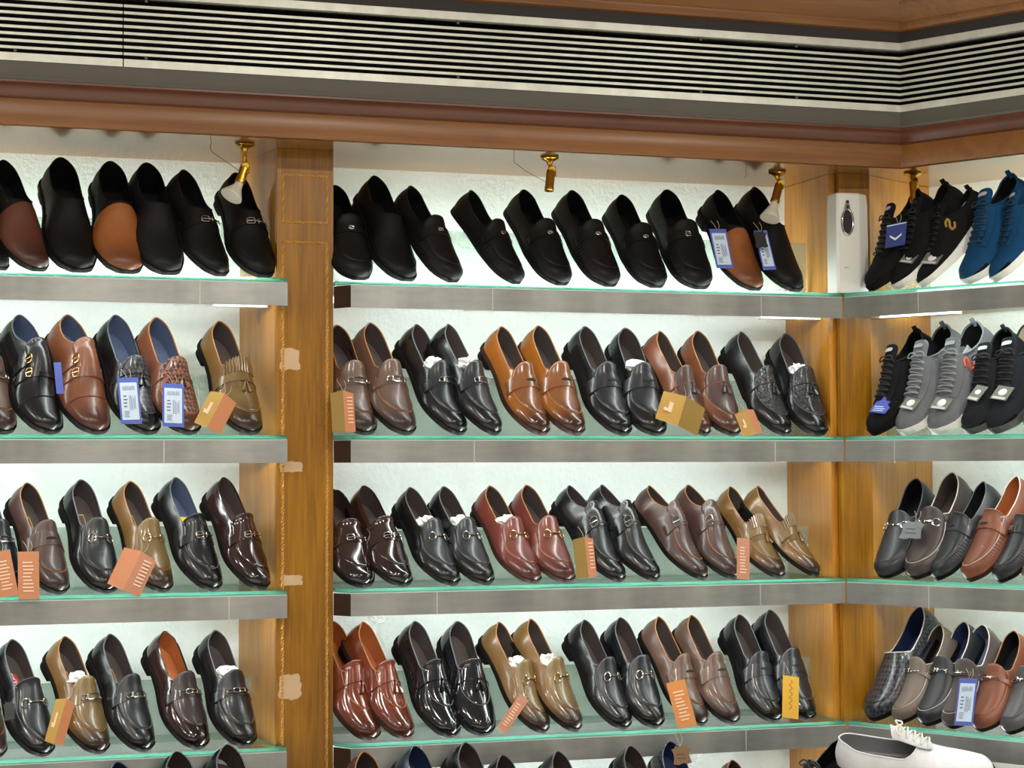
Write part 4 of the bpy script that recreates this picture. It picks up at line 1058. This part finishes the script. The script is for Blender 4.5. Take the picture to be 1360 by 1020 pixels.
 ('L', 4, 'bar', 'black', -1.7021, 32.3, 0.92, 'black bar-buckle loafer, fourth left shelf', 'loafers on the fourth left shelf', 'l'),
 ('L', 4, 'chain', 'ebony_c', -1.5829, 29.8, 0.931, 'dark brown chain loafer with gold insole script, fourth left shelf', 'loafers on the fourth left shelf', 's'),
 ('L', 4, 'chain', 'black', -1.4788, 24.8, 0.924, 'black chain loafer with tissue beside the left post, fourth left shelf', 'loafers on the fourth left shelf', 't'),
 ('M', 4, 'tassels', 'cognac', -1.1922, 28.6, 0.973, 'left shoe of the glossy cognac tassel loafers by the left post', 'glossy cognac tassel loafers', ''),
 ('M', 4, 'tassels', 'cognac', -1.1108, 34.2, 0.962, 'right shoe of the glossy cognac tassel loafers by the left post', 'glossy cognac tassel loafers', ''),
 ('M', 4, 'tassels', 'black_g', -1.0032, 25.0, 0.953, 'left shoe of the patent black tassel loafers, fourth middle shelf', 'patent black tassel loafers', ''),
 ('M', 4, 'tassels', 'black_g', -0.9233, 13.4, 0.94, 'right shoe of the patent black tassel loafers, fourth middle shelf', 'patent black tassel loafers', ''),
 ('M', 4, 'bit', 'olive', -0.7795, 35.6, 0.929, 'left shoe of the olive horsebit loafers with tissue, fourth middle shelf', 'olive horsebit loafers', 'lt'),
 ('M', 4, 'bit', 'olive', -0.6991, 34.7, 0.948, 'right shoe of the olive horsebit loafers with tissue, fourth middle shelf', 'olive horsebit loafers', 'lt'),
 ('M', 4, 'bit', 'black', -0.5759, 27.3, 0.925, 'left shoe of the black horsebit loafers, fourth middle shelf', 'black horsebit loafers of the fourth shelf', 'l'),
 ('M', 4, 'bit', 'black', -0.4952, 19.9, 0.934, 'right shoe of the black horsebit loafers, fourth middle shelf', 'black horsebit loafers of the fourth shelf', 'l'),
 ('M', 4, 'penny', 'brown', -0.3785, 29.3, 0.934, 'left shoe of the brown penny loafers with orange tag, fourth middle shelf', 'brown penny loafers', 'l'),
 ('M', 4, 'penny', 'brown', -0.2957, 26.0, 0.938, 'right shoe of the brown penny loafers, fourth middle shelf', 'brown penny loafers', 'l'),
 ('M', 4, 'penny', 'black', -0.184, 16.9, 0.93, 'left shoe of the black penny loafers with yellow tag near the corner post', 'black penny loafers of the fourth shelf', ''),
 ('M', 4, 'penny', 'black', -0.0951, 18.2, 0.964, 'right shoe of the black penny loafers with yellow tag near the corner post', 'black penny loafers of the fourth shelf', ''),
 ('R', 4, 'dwov', 'k_loafb', 0.0689, -14.0, 1.043, 'black basket-woven loafer with blue lining beside the corner post', 'driving loafers on the fourth right shelf', ''),
 ('R', 4, 'dbar', 'k_taupe2', 0.1403, -14.6, 0.887, 'taupe driving loafer with fur-trimmed collar, fourth right shelf', 'driving loafers on the fourth right shelf', ''),
 ('R', 4, 'dbar', 'k_loafb', 0.2144, -9.3, 0.926, 'smooth black driving loafer with metal bit, fourth right shelf', 'driving loafers on the fourth right shelf', ''),
 ('R', 4, 'dbar', 'k_suede', 0.283, -1.9, 0.908, 'dark brown suede driving loafer beside the blue-edged tag, fourth right shelf', 'driving loafers on the fourth right shelf', ''),
 ('R', 4, 'dbar', 'k_cogb', 0.358, -6.9, 0.871, 'cognac brown driving loafer with dark lining, fourth right shelf', 'driving loafers on the fourth right shelf', ''),
 ('R', 4, 'dbar', 'k_greyb', 0.4314, -12.2, 0.875, 'dark grey driving loafer right of the cognac one, fourth right shelf', 'driving loafers on the fourth right shelf', ''),
 ('R', 4, 'dpenny', 'k_cog', 0.5033, -17.5, 0.88, 'cognac loafer toe cut off by the right edge, fourth shelf', 'driving loafers on the fourth right shelf', ''),
]
TISSUE = {
 'left shoe of the black bar-buckle loafers stuffed with tissue, second middle shelf': 'crumpled white tissue inside the left black bar-buckle loafers, second middle shelf',
 'right shoe of the black bar-buckle loafers stuffed with tissue, second middle shelf': 'crumpled white tissue inside the right black bar-buckle loafers, second middle shelf',
 'right shoe of the black penny loafers, tissue inside, second middle shelf': 'crumpled white tissue inside the right black penny loafers, second middle shelf',
 'right shoe of the black textured tassel loafers near the corner post': 'crumpled white tissue inside the right black textured tassel loafers near the corner post',
 'left shoe of the black horsebit loafers, third middle shelf': 'crumpled white tissue inside the left black horsebit loafers, third middle shelf',
 'right shoe of the black horsebit loafers, third middle shelf': 'crumpled white tissue inside the right black horsebit loafers, third middle shelf',
 'left shoe of the reddish brown horsebit loafers': 'crumpled white tissue inside the left reddish brown horsebit loafers',
 'olive brown bar-buckle loafer with gold tag, fourth left shelf': 'crumpled white tissue inside the olive brown bar-buckle loafer with gold tag, fourth left shelf',
 'black chain loafer with tissue beside the left post, fourth left shelf': 'crumpled white tissue inside the black chain loafer beside the left post, fourth left shelf',
 'left shoe of the olive horsebit loafers with tissue, fourth middle shelf': 'crumpled white tissue inside the left olive horsebit loafers, fourth middle shelf',
 'right shoe of the olive horsebit loafers with tissue, fourth middle shelf': 'crumpled white tissue inside the right olive horsebit loafers, fourth middle shelf',
}
ROW5 = [
 ('bit', 'black', -1.598, -0.19, 0.655, 20, 46, 1.071, -5.0, 'black loafer heel rising from the counter below the dark brown chain loafer'),
 ('bit', 'black', -1.486, -0.19, 0.655, 20, 46, 1.105, -5.0, 'black loafer heel rising from the counter below the left post side'),
 ('plain', 'navy', -1.723, -0.19, 0.655, 22, 46, 1.013, -5.0, 'navy shoe barely showing at the bottom edge, left'),
 ('penny', 'choc', -1.19, -0.19, 0.655, 18, 46, 1.001, -5.0, 'brown loafer heel at the bottom edge beside the left post'),
 ('bit', 'navy', -1.056, -0.19, 0.655, 25, 46, 1.027, -5.0, 'dark navy loafer at the bottom edge, below the cognac tassel pair'),
 ('bit', 'black', -0.943, -0.19, 0.655, 22, 46, 1.036, -5.0, 'pointed navy-black shoe heel at the bottom edge below the patent tassel pair'),
 ('plain', 'black', -0.868, -0.19, 0.655, 20, 46, 0.924, -5.0, 'low black shoe heel at the bottom edge, under the olive horsebit pair'),
 ('plain', 'black', -0.731, -0.19, 0.655, 22, 46, 0.933, -5.0, 'black shoe heel at the bottom edge below the right olive horsebit loafer'),
 ('plain', 'black', -0.563, -0.19, 0.655, 16, 46, 0.944, -5.0, 'tall black shoe heel at the bottom edge below the black horsebit pair'),
 ('dwov', 'navyw', -0.465, -0.19, 0.655, 10, 46, 0.996, -5.0, 'navy woven shoe heel beside the brown hide tag, bottom edge'),
 ('bit', 'choc', -0.321, -0.19, 0.655, 15, 46, 0.791, -5.0, 'brown shoe heel at the bottom edge, left of the black lace-up'),
 ('oxf', 'black_l', -0.355, -0.3, 0.6912, -78, 34, 1.05, -14.0, 'black lace-up oxford heel at the bottom edge in front of the corner'),
 ('oxf', 'white', 0.13, -0.45, 0.8351, 64, -2, 1.15, 24.0, 'white lace-up shoe with tied laces at the bottom edge in the corner'),
]
TAGS = [
 ('blue', 'L', (-1.7412, 0.005, 1.7102), 0.0453, 0.1132, 25, 2, 0, 'blue-edged white price tag on the black woven tassel loafer', 'blue-edged price tags'),
 ('blue', 'L', (-1.6457, 0.005, 1.7009), 0.0474, 0.1066, 25, -3, 0, 'blue-edged white price tag on the brown woven tassel loafer', 'blue-edged price tags'),
 ('gold', 'L', (-1.5513, 0.0, 1.6897), 0.0635, 0.0961, 25, -28, 0, 'folded gold and salmon tag on the olive kiltie loafer, second left shelf', 'card tags hanging on the shoes'),
 ('bsliver', 'L', (-1.8931, 0.012, 1.7586), 0.0155, 0.076, 25, 3, 0, 'blue tag edge between the two double monk shoes', 'card tags hanging on the shoes'),
 ('two', 'M', (-1.2608, -0.002, 1.6896), 0.054, 0.0991, 15, 0, 0, 'gold and salmon folded tag beside the left post, second middle shelf', 'card tags hanging on the shoes'),
 ('goldfold', 'M', (-0.434, -0.006, 1.6943), 0.1101, 0.0876, 25, -25, 0, 'large folded gold tag with pale mark on the brown tassel pair', 'card tags hanging on the shoes'),
 ('gold', 'M', (-0.2503, 0.004, 1.6701), 0.0539, 0.0662, 20, 14, 0, 'small gold tag below the black textured tassel pair', 'card tags hanging on the shoes'),
 ('pink', 'L', (-2.005, 0.0, 1.3361), 0.0408, 0.1004, 15, 10, 0, 'salmon tag cut off by the left edge, third shelf', 'card tags hanging on the shoes'),
 ('pink', 'L', (-1.9547, 0.0, 1.3319), 0.0444, 0.1041, 15, 0, 0, 'salmon tag hanging on the dark brown penny loafer, third left shelf', 'card tags hanging on the shoes'),
 ('rosefold', 'L', (-1.7334, 0.0, 1.3374), 0.0763, 0.0982, 20, -26, 0, 'folded rose tag on the olive horsebit loafer, third left shelf', 'card tags hanging on the shoes'),
 ('two', 'M', (-0.6756, 0.004, 1.349), 0.0504, 0.0979, 12, 2, 0, 'gold and orange folded tag beside the black monk shoes', 'card tags hanging on the shoes'),
 ('rose', 'M', (-0.2723, 0.006, 1.3385), 0.0326, 0.1006, 12, -6, 0, 'slim salmon tag between the brown monk and olive kiltie pairs', 'card tags hanging on the shoes'),
 ('gold', 'L', (-1.8857, 0.004, 1.0158), 0.0411, 0.101, 15, -16, 0, 'gold tag on the olive brown bar-buckle loafer, fourth left shelf', 'card tags hanging on the shoes'),
 ('hidek', 'L', (-1.9934, 0.0, 1.0433), 0.0238, 0.0463, 25, 0, 0, 'tiny black hide tag on the square-tongued loafer', 'card tags hanging on the shoes'),
 ('rose', 'M', (-0.8587, 0.006, 0.9897), 0.0257, 0.0977, 15, -40, 0, 'slim salmon tag slanting beside the olive horsebit pair, fourth shelf', 'card tags hanging on the shoes'),
 ('orange', 'M', (-0.4394, -0.002, 0.9966), 0.0491, 0.1114, 15, 10, 0, 'orange tag with printed lines on the brown penny loafers', 'card tags hanging on the shoes'),
 ('yellow', 'M', (-0.1543, -0.004, 1.0019), 0.0423, 0.1037, 18, -10, 0, 'yellow tag with brown script on the black penny loafers', 'card tags hanging on the shoes'),
 ('blue', 'M', (-0.3234, 0.006, 2.0903), 0.0443, 0.105, 20, 2, 0, 'blue-edged white price tag on the tan-vamped slip-on, top shelf', 'blue-edged price tags'),
 ('blue', 'M', (-0.2045, 0.012, 2.0909), 0.0349, 0.106, 20, 4, 0, 'blue-edged price tag on the last black slip-on, top middle shelf', 'blue-edged price tags'),
 ('hidek', 'M', (-0.2219, 0.0, 2.1149), 0.0348, 0.0509, 20, 0, 0, 'black hide swatch covering a price tag, top middle shelf', 'card tags hanging on the shoes'),
 ('card', 'R', (0.0874, -0.1114, 2.1236), 0.0543, 0.0624, 20, 6, 0, 'deep blue card with white chevron on the first black sneaker', 'card tags hanging on the shoes'),
 ('lace', 'R', (0.107, -0.1413, 2.0658), 0.0417, 0.0368, 42, -14, 0, 'lace tag on the second black sneaker, top right shelf', 'lace tags on the sneakers'),
 ('lace', 'R', (0.1356, -0.1989, 2.0589), 0.0486, 0.0389, 42, -10, 0, 'lace tag on the gold-emblem black sneaker, top right shelf', 'lace tags on the sneakers'),
 ('tagblue', 'R', (0.0635, -0.078, 1.7117), 0.0544, 0.0593, 42, -6, 0, 'bright blue paper tag on the black sneaker, second right shelf', 'card tags hanging on the shoes'),
 ('lace', 'R', (0.1022, -0.1451, 1.7117), 0.044, 0.0367, 42, -16, 0, 'lace tag on the emblem-less grey sneaker', 'lace tags on the sneakers'),
 ('lace', 'R', (0.1419, -0.2217, 1.7095), 0.0482, 0.0362, 42, -10, 0, 'lace tag on the grey sneaker with orange emblem', 'lace tags on the sneakers'),
 ('lace', 'R', (0.1946, -0.297, 1.7322), 0.0334, 0.0477, 42, -16, 0, 'lace tag on the dark sneaker, second right shelf', 'lace tags on the sneakers'),
 ('lace', 'R', (0.2256, -0.3547, 1.7304), 0.0448, 0.0425, 42, -12, 0, 'lace tag on the navy black sneaker', 'lace tags on the sneakers'),
 ('hide', 'R', (0.1131, -0.1258, 1.4065), 0.0637, 0.0546, 30, -2, 0, 'grey hide swatch between the two horsebit driving loafers', 'card tags hanging on the shoes'),
 ('blue', 'R', (0.1698, -0.2701, 1.0081), 0.0475, 0.1128, 20, 3, 0, 'blue-edged white tag between suede and cognac driving loafers', 'blue-edged price tags'),
 ('hideb', 'M', (-0.5061, -0.16, 0.9004), 0.0472, 0.0465, 15, 0, 0, 'brown hide swatch tag at the bottom edge by the navy woven shoe', 'card tags hanging on the shoes'),
]
OXZ = 0.0354

seed = 0
for bay, row, style, ck, x, psi, sc, label, group, flags in SHOES:
    seed += 1
    root, L = build_shoe(style, ck)
    tag(root, label, 'shoe', group)
    del root['_last']
    if 'M' not in flags: pass
    loc = bay_xyz(bay, x, .028, 0)
    place(root, L, loc, math.pi + R_(psi) + (RROT if bay == 'R' else 0), TILT.get((bay, row), 46.0), sc, ZT[row] + GT, (8.0 if bay == 'R' else LEAN))
    for f in flags:
        if f in 'lrsy': insole_label(root, L, f)
    if 't' in flags:
        mw = Matrix.LocRotScale(root.location, root.rotation_euler, root.scale)
        make_tissue(mw, L, seed, TISSUE[label])
# ---------------------------------------------------------------- counter in front with the lowest row of shoes
cab = tag(empty('base_cabinet', (-.85, -.28, 0)), 'dark wooden counter under the shelves carrying the lowest row of shoes', 'cabinet')
m = MB(); m.box(XL, .15, -.55, -.004, .625, .655); pm(m, 'worktop', W_DARK, cab, smooth=False)
m = MB(); m.box(XL, .15, -.50, -.02, .05, .625); pm(m, 'body', W_DARK, cab, smooth=False)
for k in range(4):
    m = MB(); m.box(XL + .03 + k * .63, XL + .63 + k * .63, -.516, -.5, .09, .60); pm(m, 'door', W_DARK, cab, smooth=False)
rs = tag(empty('glass_riser', (0, 0, .655)), 'upright frosted glass strip on the counter behind the lowest shoes', 'shelf riser', 'frosted glass risers')
m = MB(); m.box(XL, .1, -.050, -.045, .0003, RISER_H); part(m, 'riser_pane', MATS['frosted'], rs, smooth=False)
st = tag(empty('display_block', (-.06, -.33, .6553)), 'dark block under the white lace-up shoe', 'stand')
m = MB(); m.box(-.02, .20, -.17, -.02, 0, .1795); part(m, 'block', W_DARK, st, smooth=False)
st = tag(empty('display_block', (-.24, -.30, .6553)), 'low dark block holding up the black lace-up oxford', 'stand')
m = MB(); m.box(-.10, .12, -.10, .06, 0, OXZ); part(m, 'block', W_DARK, st, smooth=False)
WHT = leather('white_leather', '#dcdde2', .45, None, .1)
CS['white'] = C(WHT, WHT, LN_GREY, LN_GREY, lace=plain('white_lace', '#dcdad2', .7), mid=SOLEW)
CS['navy'] = C(leather('navy_leather', '#20243a', .3), None, LN_NAVY)
CS['navyw'] = C(leather('navy_woven', '#23283c', .35, kind='weave'), None, LN_NAVY)
CS['black_l'] = C(K1, K1, LN_BLK, lace=L_BLK)
KIND['oxf'] = 'oxford_shoe'; KIND['dwov2'] = 'woven_loafer'
for style, ck, x, y, zg, psi, tilt, sc, lean, label in ROW5:
    root, L = build_shoe({'oxf': 'lace', 'dwov2': 'plain'}.get(style, style), ck, KIND[style])
    del root['_last']
    tag(root, label, 'shoe', 'shoes on the counter')
    if style == 'oxf':
        put('tongue', cached(('Kox', 't'), lambda: sh_apron(LASTS['K'], .345, .37, .62, .34, .0030, .30, sq=.25))[0], CS[ck]['upper'], root)
        put('laces', cached(('Kox', 'l'), lambda: o_laces(LASTS['K'], .40, .58, 5, .2))[0], CS[ck]['lace'], root)
    place(root, L, (x, y), math.pi + R_(psi), tilt, sc, zg, lean)

# ---------------------------------------------------------------- tags
INK = plain('tag_ink', '#5a6684', .7); CARD_BLUE = plain('blue_card', '#4a5cb0', .5); CARD_PALE = plain('pale_label_paper', '#c4d4e6', .6); CARD_PINK = plain('salmon_card', '#bd7a52', .6); CARD_ROSE = plain('rose_card', '#bb8064', .6)
INK_PALE = plain('pale_ink', '#e6c4a8', .6); CARD_GOLD = plain('gold_card', '#b0893a', .5); CARD_GOLDD = plain('gold_card_dark', '#8a6c22', .5); CARD_OR = plain('orange_card', '#c9813e', .5); CARD_YEL = plain('yellow_card', '#cf9d22', .5)
INK_BRN = plain('brown_ink', '#7a5818', .6); HIDE = plain('grey_hide', '#6c7074', .6); HIDEB = plain('brown_hide', '#7a5c3c', .7); HIDEK = plain('black_hide', '#1a1b1d', .6); STRING = plain('string', '#b8ae98', .8)
CARD_DEEP = plain('deep_blue_card', '#39478a', .5); LACE_TAG = plain('lace_tag_card', '#6e7468', .5); TAGW = plain('tag_white', '#eceef0', .5)
def rect(m, x0, x1, z0, z1, d=.0007, y=0): m.box(x0, x1, y - d, y + d, z0, z1)
def make_tag(kind, bay, loc, wd, ht, lean, roll, yaw, label, grp):
    r = tag(empty('price_tag' if kind in ('blue', 'bsliver') else 'hang_tag', loc), label, 'tag', grp)
    M = Matrix.Rotation((RROT if bay == 'R' else 0) + R_(yaw), 4, 'Z') @ Matrix.Rotation(-R_(lean), 4, 'X') @ Matrix.Rotation(R_(-roll), 4, 'Y')
    r.rotation_euler = M.to_euler()
    a, h = wd / 2, ht / 2
    def lines(n, x0, x1, z0, z1, mat, vert=False, nm='print', seedv=1):
        rn = random.Random(seedv); m = MB()
        for k in range(n):
            f0, f1 = (k + .25) / n, (k + .62) / n
            if vert: rect(m, x0 + (x1 - x0) * f0, x0 + (x1 - x0) * f1, z0 + (z1 - z0) * rn.uniform(0, .12), z1 - (z1 - z0) * rn.uniform(0, .3), .0003, -.0012)
            else: rect(m, x0 + (x1 - x0) * rn.uniform(0, .1), x1 - (x1 - x0) * rn.uniform(0, .35), z1 - (z1 - z0) * f1, z1 - (z1 - z0) * f0, .0003, -.0012)
        part(m, nm, mat, r, smooth=False)
    if kind in ('blue', 'bsliver'):
        m = MB(); rect(m, -a, a, -h, h); part(m, 'card', CARD_BLUE, r, smooth=False)
        if kind == 'blue':
            m = MB(); rect(m, -a * .82, a * .82, -h * .84, h * .78, .0003, -.0009); part(m, 'sticker', CARD_PALE, r, smooth=False)
            lines(14, -a * .6, a * .6, h * .42, h * .66, INK, True, 'barcode', 3); lines(5, -a * .05, a * .6, -h * .45, h * .25, INK, True, seedv=4); lines(4, -a * .6, -a * .15, -h * .35, h * .25, INK, seedv=6)
            lines(6, -a * .6, -a * .05, -h * .75, -h * .45, INK, seedv=7)
    elif kind in ('pink', 'rose', 'orange'):
        cm = dict(pink=CARD_PINK, rose=CARD_ROSE, orange=CARD_OR)[kind]
        m = MB(); rect(m, -a, a, -h, h); part(m, 'card', cm, r, smooth=False); lines(9, -a * .6, a * .6, -h * .75, h * .6, INK_PALE, False, seedv=int(ht * 9999))
    elif kind == 'yellow':
        m = MB(); rect(m, -a, a, -h, h); part(m, 'card', CARD_YEL, r, smooth=False)
        t = np.linspace(0, 1, 50); m = MB(); m.tube(np.stack([a * .18 * np.sin(t * 30), np.full(50, -.001), h * (.8 - 1.4 * t)], -1), .0007, 4); part(m, 'script', INK_BRN, r)
    elif kind in ('gold', 'goldfold', 'two', 'rosefold'):
        c1, c2 = {'gold': (CARD_GOLD, CARD_PINK), 'goldfold': (CARD_GOLD, CARD_GOLDD), 'two': (CARD_GOLDD, CARD_PINK), 'rosefold': (CARD_PINK, CARD_ROSE)}[kind]
        for sg, cm in ((-1, c1), (1, c2)):
            m = MB(); x1 = sg * a; yb = .012
            v = [(0, -.0006, -h), (0, .0006, -h), (x1, yb + .0006, -h * .92), (x1, yb - .0006, -h * .92), (0, -.0006, h), (0, .0006, h), (x1, yb + .0006, h * .92), (x1, yb - .0006, h * .92)]
            m.add(v, [(0, 1, 2, 3), (4, 7, 6, 5), (0, 4, 5, 1), (3, 2, 6, 7), (0, 3, 7, 4), (1, 5, 6, 2)]); part(m, 'card_leaf', cm, r, smooth=False)
        m = MB()
        if kind in ('goldfold', 'gold'):      # small pale mark like a bottle on a foot
            rect(m, -a * .62, -a * .38, -h * .1, h * .35, .0004, .0050); rect(m, -a * .8, -a * .22, -h * .3, -h * .1, .0004, .0050)
            part(m, 'print', INK_PALE, r, smooth=False)
        else:
            for k in range(8): rect(m, a * .2, a * .8, h * (.65 - .17 * k), h * (.71 - .17 * k), .0004, .0040)
            part(m, 'print', INK_PALE, r, smooth=False)
    elif kind in ('hide', 'hideb', 'hidek'):
        pts = [(-.55, .95), (-.3, .8), (.2, .82), (.5, 1), (.7, .7), (1, .62), (.8, .2), (.86, -.3), (1, -.75), (.6, -.85), (.1, -.8), (-.4, -.95), (-.9, -.85), (-.78, -.3), (-.82, .2), (-1, .6), (-.65, .68)]
        n = len(pts); m = MB(); v = [(x * a, -.001, z * h) for x, z in pts] + [(x * a, .001, z * h) for x, z in pts]
        m.add(v, [tuple(range(n)), tuple(range(n, 2 * n))[::-1]] + [(i, (i + 1) % n, (i + 1) % n + n, i + n) for i in range(n)])
        part(m, 'swatch', dict(hide=HIDE, hideb=HIDEB, hidek=HIDEK)[kind], r, smooth=False)
        m = MB(); m.box(-a * .5, a * .45, -.0014, -.0009, -h * .35, -h * .28); m.box(-a * .5, a * .3, -.0014, -.0009, h * .05, h * .12); part(m, 'print', LN_DK if kind == 'hideb' else HIDEK, r, smooth=False)
    elif kind == 'lace':
        m = MB(); m.prism([(-a, -.0007), (a, -.0007), (a, .0007), (-a, .0007)], -h, h); part(m, 'card', LACE_TAG, r, smooth=False)
        m = MB(); m.lathe([(0, .0018), (a * .42, .0016), (a * .5, .0004)], 12, 0, Matrix.Translation((0, -.0004, h * .1)) @ Matrix.Rotation(R_(90), 4, 'X')); part(m, 'disc', TAGW, r)
        m = MB(); rect(m, -a * .8, a * .8, -h * .95, -h * .6, .0003, -.0011); part(m, 'stripe', EMB_W, r, smooth=False)
    elif kind == 'card':
        m = MB(); rect(m, -a, a, -h, h); part(m, 'card', CARD_DEEP, r, smooth=False)
        m = MB(); P = [(-a * .6, .05 * h), (0, -.3 * h), (a * .6, .05 * h), (a * .6, -.12 * h), (0, -.5 * h), (-a * .6, -.12 * h)]
        m.add([(x, -.0012, z) for x, z in P] + [(x, -.0006, z) for x, z in P], [(0, 1, 4, 5), (1, 2, 3, 4), (6, 11, 10, 7), (7, 10, 9, 8)]); part(m, 'chevron', TAGW, r, 'white chevron', smooth=False)
        m = MB(); rect(m, -a, a, h * .86, h * .95, .0003, -.001); part(m, 'stripe', CARD_PALE, r, smooth=False)
    elif kind == 'tagblue':
        P = [(-.9, -.9), (.8, -1), (1, -.3), (.55, .0), (.7, .35), (.1, .45), (.05, .95), (-.3, .95), (-.35, .4), (-.75, .25)]
        n = len(P); m = MB(); m.add([(x * a, -.0008, z * h) for x, z in P] + [(x * a, .0008, z * h) for x, z in P], [tuple(range(n)), tuple(range(n, 2 * n))[::-1]] + [(i, (i + 1) % n, (i + 1) % n + n, i + n) for i in range(n)])
        part(m, 'card', plain('bright_blue_card', '#4452b4', .5), r, smooth=False); lines(3, -a * .7, a * .7, -h * .85, -h * .2, CARD_PALE)
    if kind not in ('lace', 'bsliver', 'hidek', 'tagblue'):
        m = MB(); t = np.linspace(0, 1, 8); m.tube(np.stack([-.012 * t ** 2, .004 - .0 * t, h * .9 + .030 * t], -1), .00055, 4); m.tube(np.stack([.004 * t + .006 * np.sin(t * 3), .004 + .0 * t, h * .9 + .030 * t], -1), .00055, 4); part(m, 'string', STRING, r)
    return r
for T in TAGS: make_tag(*T)

# ---------------------------------------------------------------- spotlights under the soffit
GLASSB = plain('bulb_reflector', '#cfcabb', .35, 0, .6)
def spot(loc, label, tilt_x, sock0, sock1, bulb1=None, rw=.022, wire=None):
    r = tag(empty('spotlight', loc), label, 'spotlight', 'brass spotlights')
    m = MB(); m.lathe([(.0, -.0002), (.021, -.0003), (.023, -.003), (.020, -.006), (.012, -.009), (.0075, -.013), (.006, -.018), (0, -.018)], 20); part(m, 'ceiling_rose', BRASS, r)
    s0, s1 = np.array(sock0), np.array(sock1); d = (s1 - s0) / np.linalg.norm(s1 - s0)
    m = MB(); m.tube([(0, 0, -.016), (0, 0, s0[2] * .6), tuple(s0 * .9)], .0048, 8); part(m, 'stem', BRASS, r)
    m = MB(); side = np.array([.0, -.010, 0]); m.tube([s0 + side * .2 - d * .004, s0 + side], .0075, 10); part(m, 'swivel', BRASS, r)
    m = MB(); e = np.array([.009, 0, 0]); m.tube([s0 * .75 + e, s0 + d * .016 + e * 1.3], .0032, 6); part(m, 'bracket_arm', BRASS, r)
    m = MB(); L_ = np.linalg.norm(s1 - s0); m.tube([s0 + d * L_ * k for k in (0, .02, .1, .12, .8, .82, .97, 1)], [.007, .0095, .0098, .0105, .0105, .0112, .0112, .0085], 14); part(m, 'socket', BRASS, r)
    if bulb1 is not None:
        b1 = np.array(bulb1); db = b1 - s1
        m = MB(); m.tube([s1 + db * k for k in (-.05, .1, .3, .55, .8, .96, 1.0, 1.02, .99)], [.008, .009, .0115, .017, rw * .88, rw, rw * .985, rw * .9, .001], 20); part(m, 'bulb', GLASSB, r, 'white reflector bulb')
    if wire:
        m = MB(); m.tube(wire, .0007, 4); part(m, 'wire', plain('wire_black', '#2a2622', .6), r)
    return r
z0 = ZS - .0003
spot((-1.487, .011, z0), 'brass spotlight with white bulb beside the left post', 0, (0, -.004, -.052), (-.013, -.010, -.092), (-.034, -.020, -.124), .026, [(-.075, 0, 0), (-.078, 0, -.012), (-.074, 0, -.022), (-.04, 0, -.044), (-.008, -.004, -.066)])
spot((-.766, -.003, z0), 'brass spotlight without bulb above the middle shelves', 0, (.002, -.004, -.030), (-.006, -.012, -.083), None, .022, [(-.088, 0, 0), (-.088, 0, -.016), (-.06, 0, -.035), (-.006, -.004, -.062)])
spot((-.153, .047, z0), 'brass spotlight with white bulb near the white dispenser', 0, (.004, -.004, -.030), (-.014, -.012, -.080), (-.032, -.022, -.122), .025, [(-.085, 0, 0), (-.083, 0, -.012), (-.088, 0, -.02)])
spot((.1825, -.0267, z0), 'brass spotlight without bulb in the corner above the black sneakers', 0, (0, -.004, -.020), (.001, -.006, -.078), None)

# ---------------------------------------------------------------- air freshener dispenser on the top shelf in the corner
dsp = tag(empty('air_freshener_dispenser', (.029, .0, ZT[1] + GT)), 'white upright air freshener dispenser with chrome oval, top shelf corner', 'dispenser')
H = .249
prof = []
for k, (zf_, sc_) in enumerate(((.0006, .95), (.004, 1.0), (.5 * H, 1.02), (.9 * H, .98), (.985 * H, .95), (H, .90))):
    pl = [(x * .87, y) for x, y in [(-.055, .044), (-.055, -.004), (-.049, -.010), (.010, -.014), (.016, -.013), (.052, .008), (.055, .014), (.055, .044)]]
    prof.append([(x * sc_, .044 + (y - .044) * (sc_ if k > 3 else 1), zf_) for x, y in pl])
m = MB(); m.grid(np.array(prof), closev=True); m.f += [tuple(range(8)), tuple(range(40, 48))[::-1]]; m.mi += [0, 0]
part(m, 'body', WHITE, dsp, angle=25)
def flat_oval(cx_, cz, rx, rz, y0, y1, n=28):
    m = MB(); a = np.linspace(0, 2 * np.pi, n, endpoint=False); f = np.stack([cx_ + rx * np.cos(a), np.full(n, y0), cz + rz * np.sin(a)], -1); b = f.copy(); b[:, 1] = y1
    m.add(np.concatenate([f, b]), [tuple(range(n))] + [(i, (i + 1) % n, (i + 1) % n + n, i + n) for i in range(n)]); return m
part(flat_oval(-.0215, .190, .0045 * 2, .036, -.0150, -.010), 'neck_plate', plain('grey_plate', '#8f8a86', .3, .5), dsp)
m = MB(); a = np.linspace(0, 2 * np.pi, 32, endpoint=False); m.tube(np.stack([-.0215 + .0145 * np.cos(a), np.full(32, -.0145), .176 + .031 * np.sin(a)], -1), .0028, 8, True); part(m, 'chrome_ring', CHROME, dsp)
part(flat_oval(-.0215, .176, .012, .028, -.0158, -.010), 'window', plain('smoked_window', '#2c2a29', .1), dsp)
for zz in (.226, .213): part(flat_oval(-.0215, zz, .0036, .0036, -.0166, -.012, 14), 'button', plain('dark_button', '#1b1512', .3), dsp)
m = MB(); m.box(-.030, -.020, -.0150, -.0120, .062, .0645); part(m, 'embossed_mark', WHITE2, dsp, smooth=False)
# loose white cable drop under the third middle shelf
m = MB(); t = np.linspace(0, 1, 30); m.tube(np.stack([-1.19 + .04 * t + .008 * np.sin(t * 9), np.full(30, .05), 1.222 - .016 * np.abs(np.sin(t * 7)) - .002], -1), .0012, 5)
tag(m.obj('loose_cable', plain('cable_grey', '#8c9090', .6)), 'thin loose grey cable curling below the third middle shelf', 'cable')
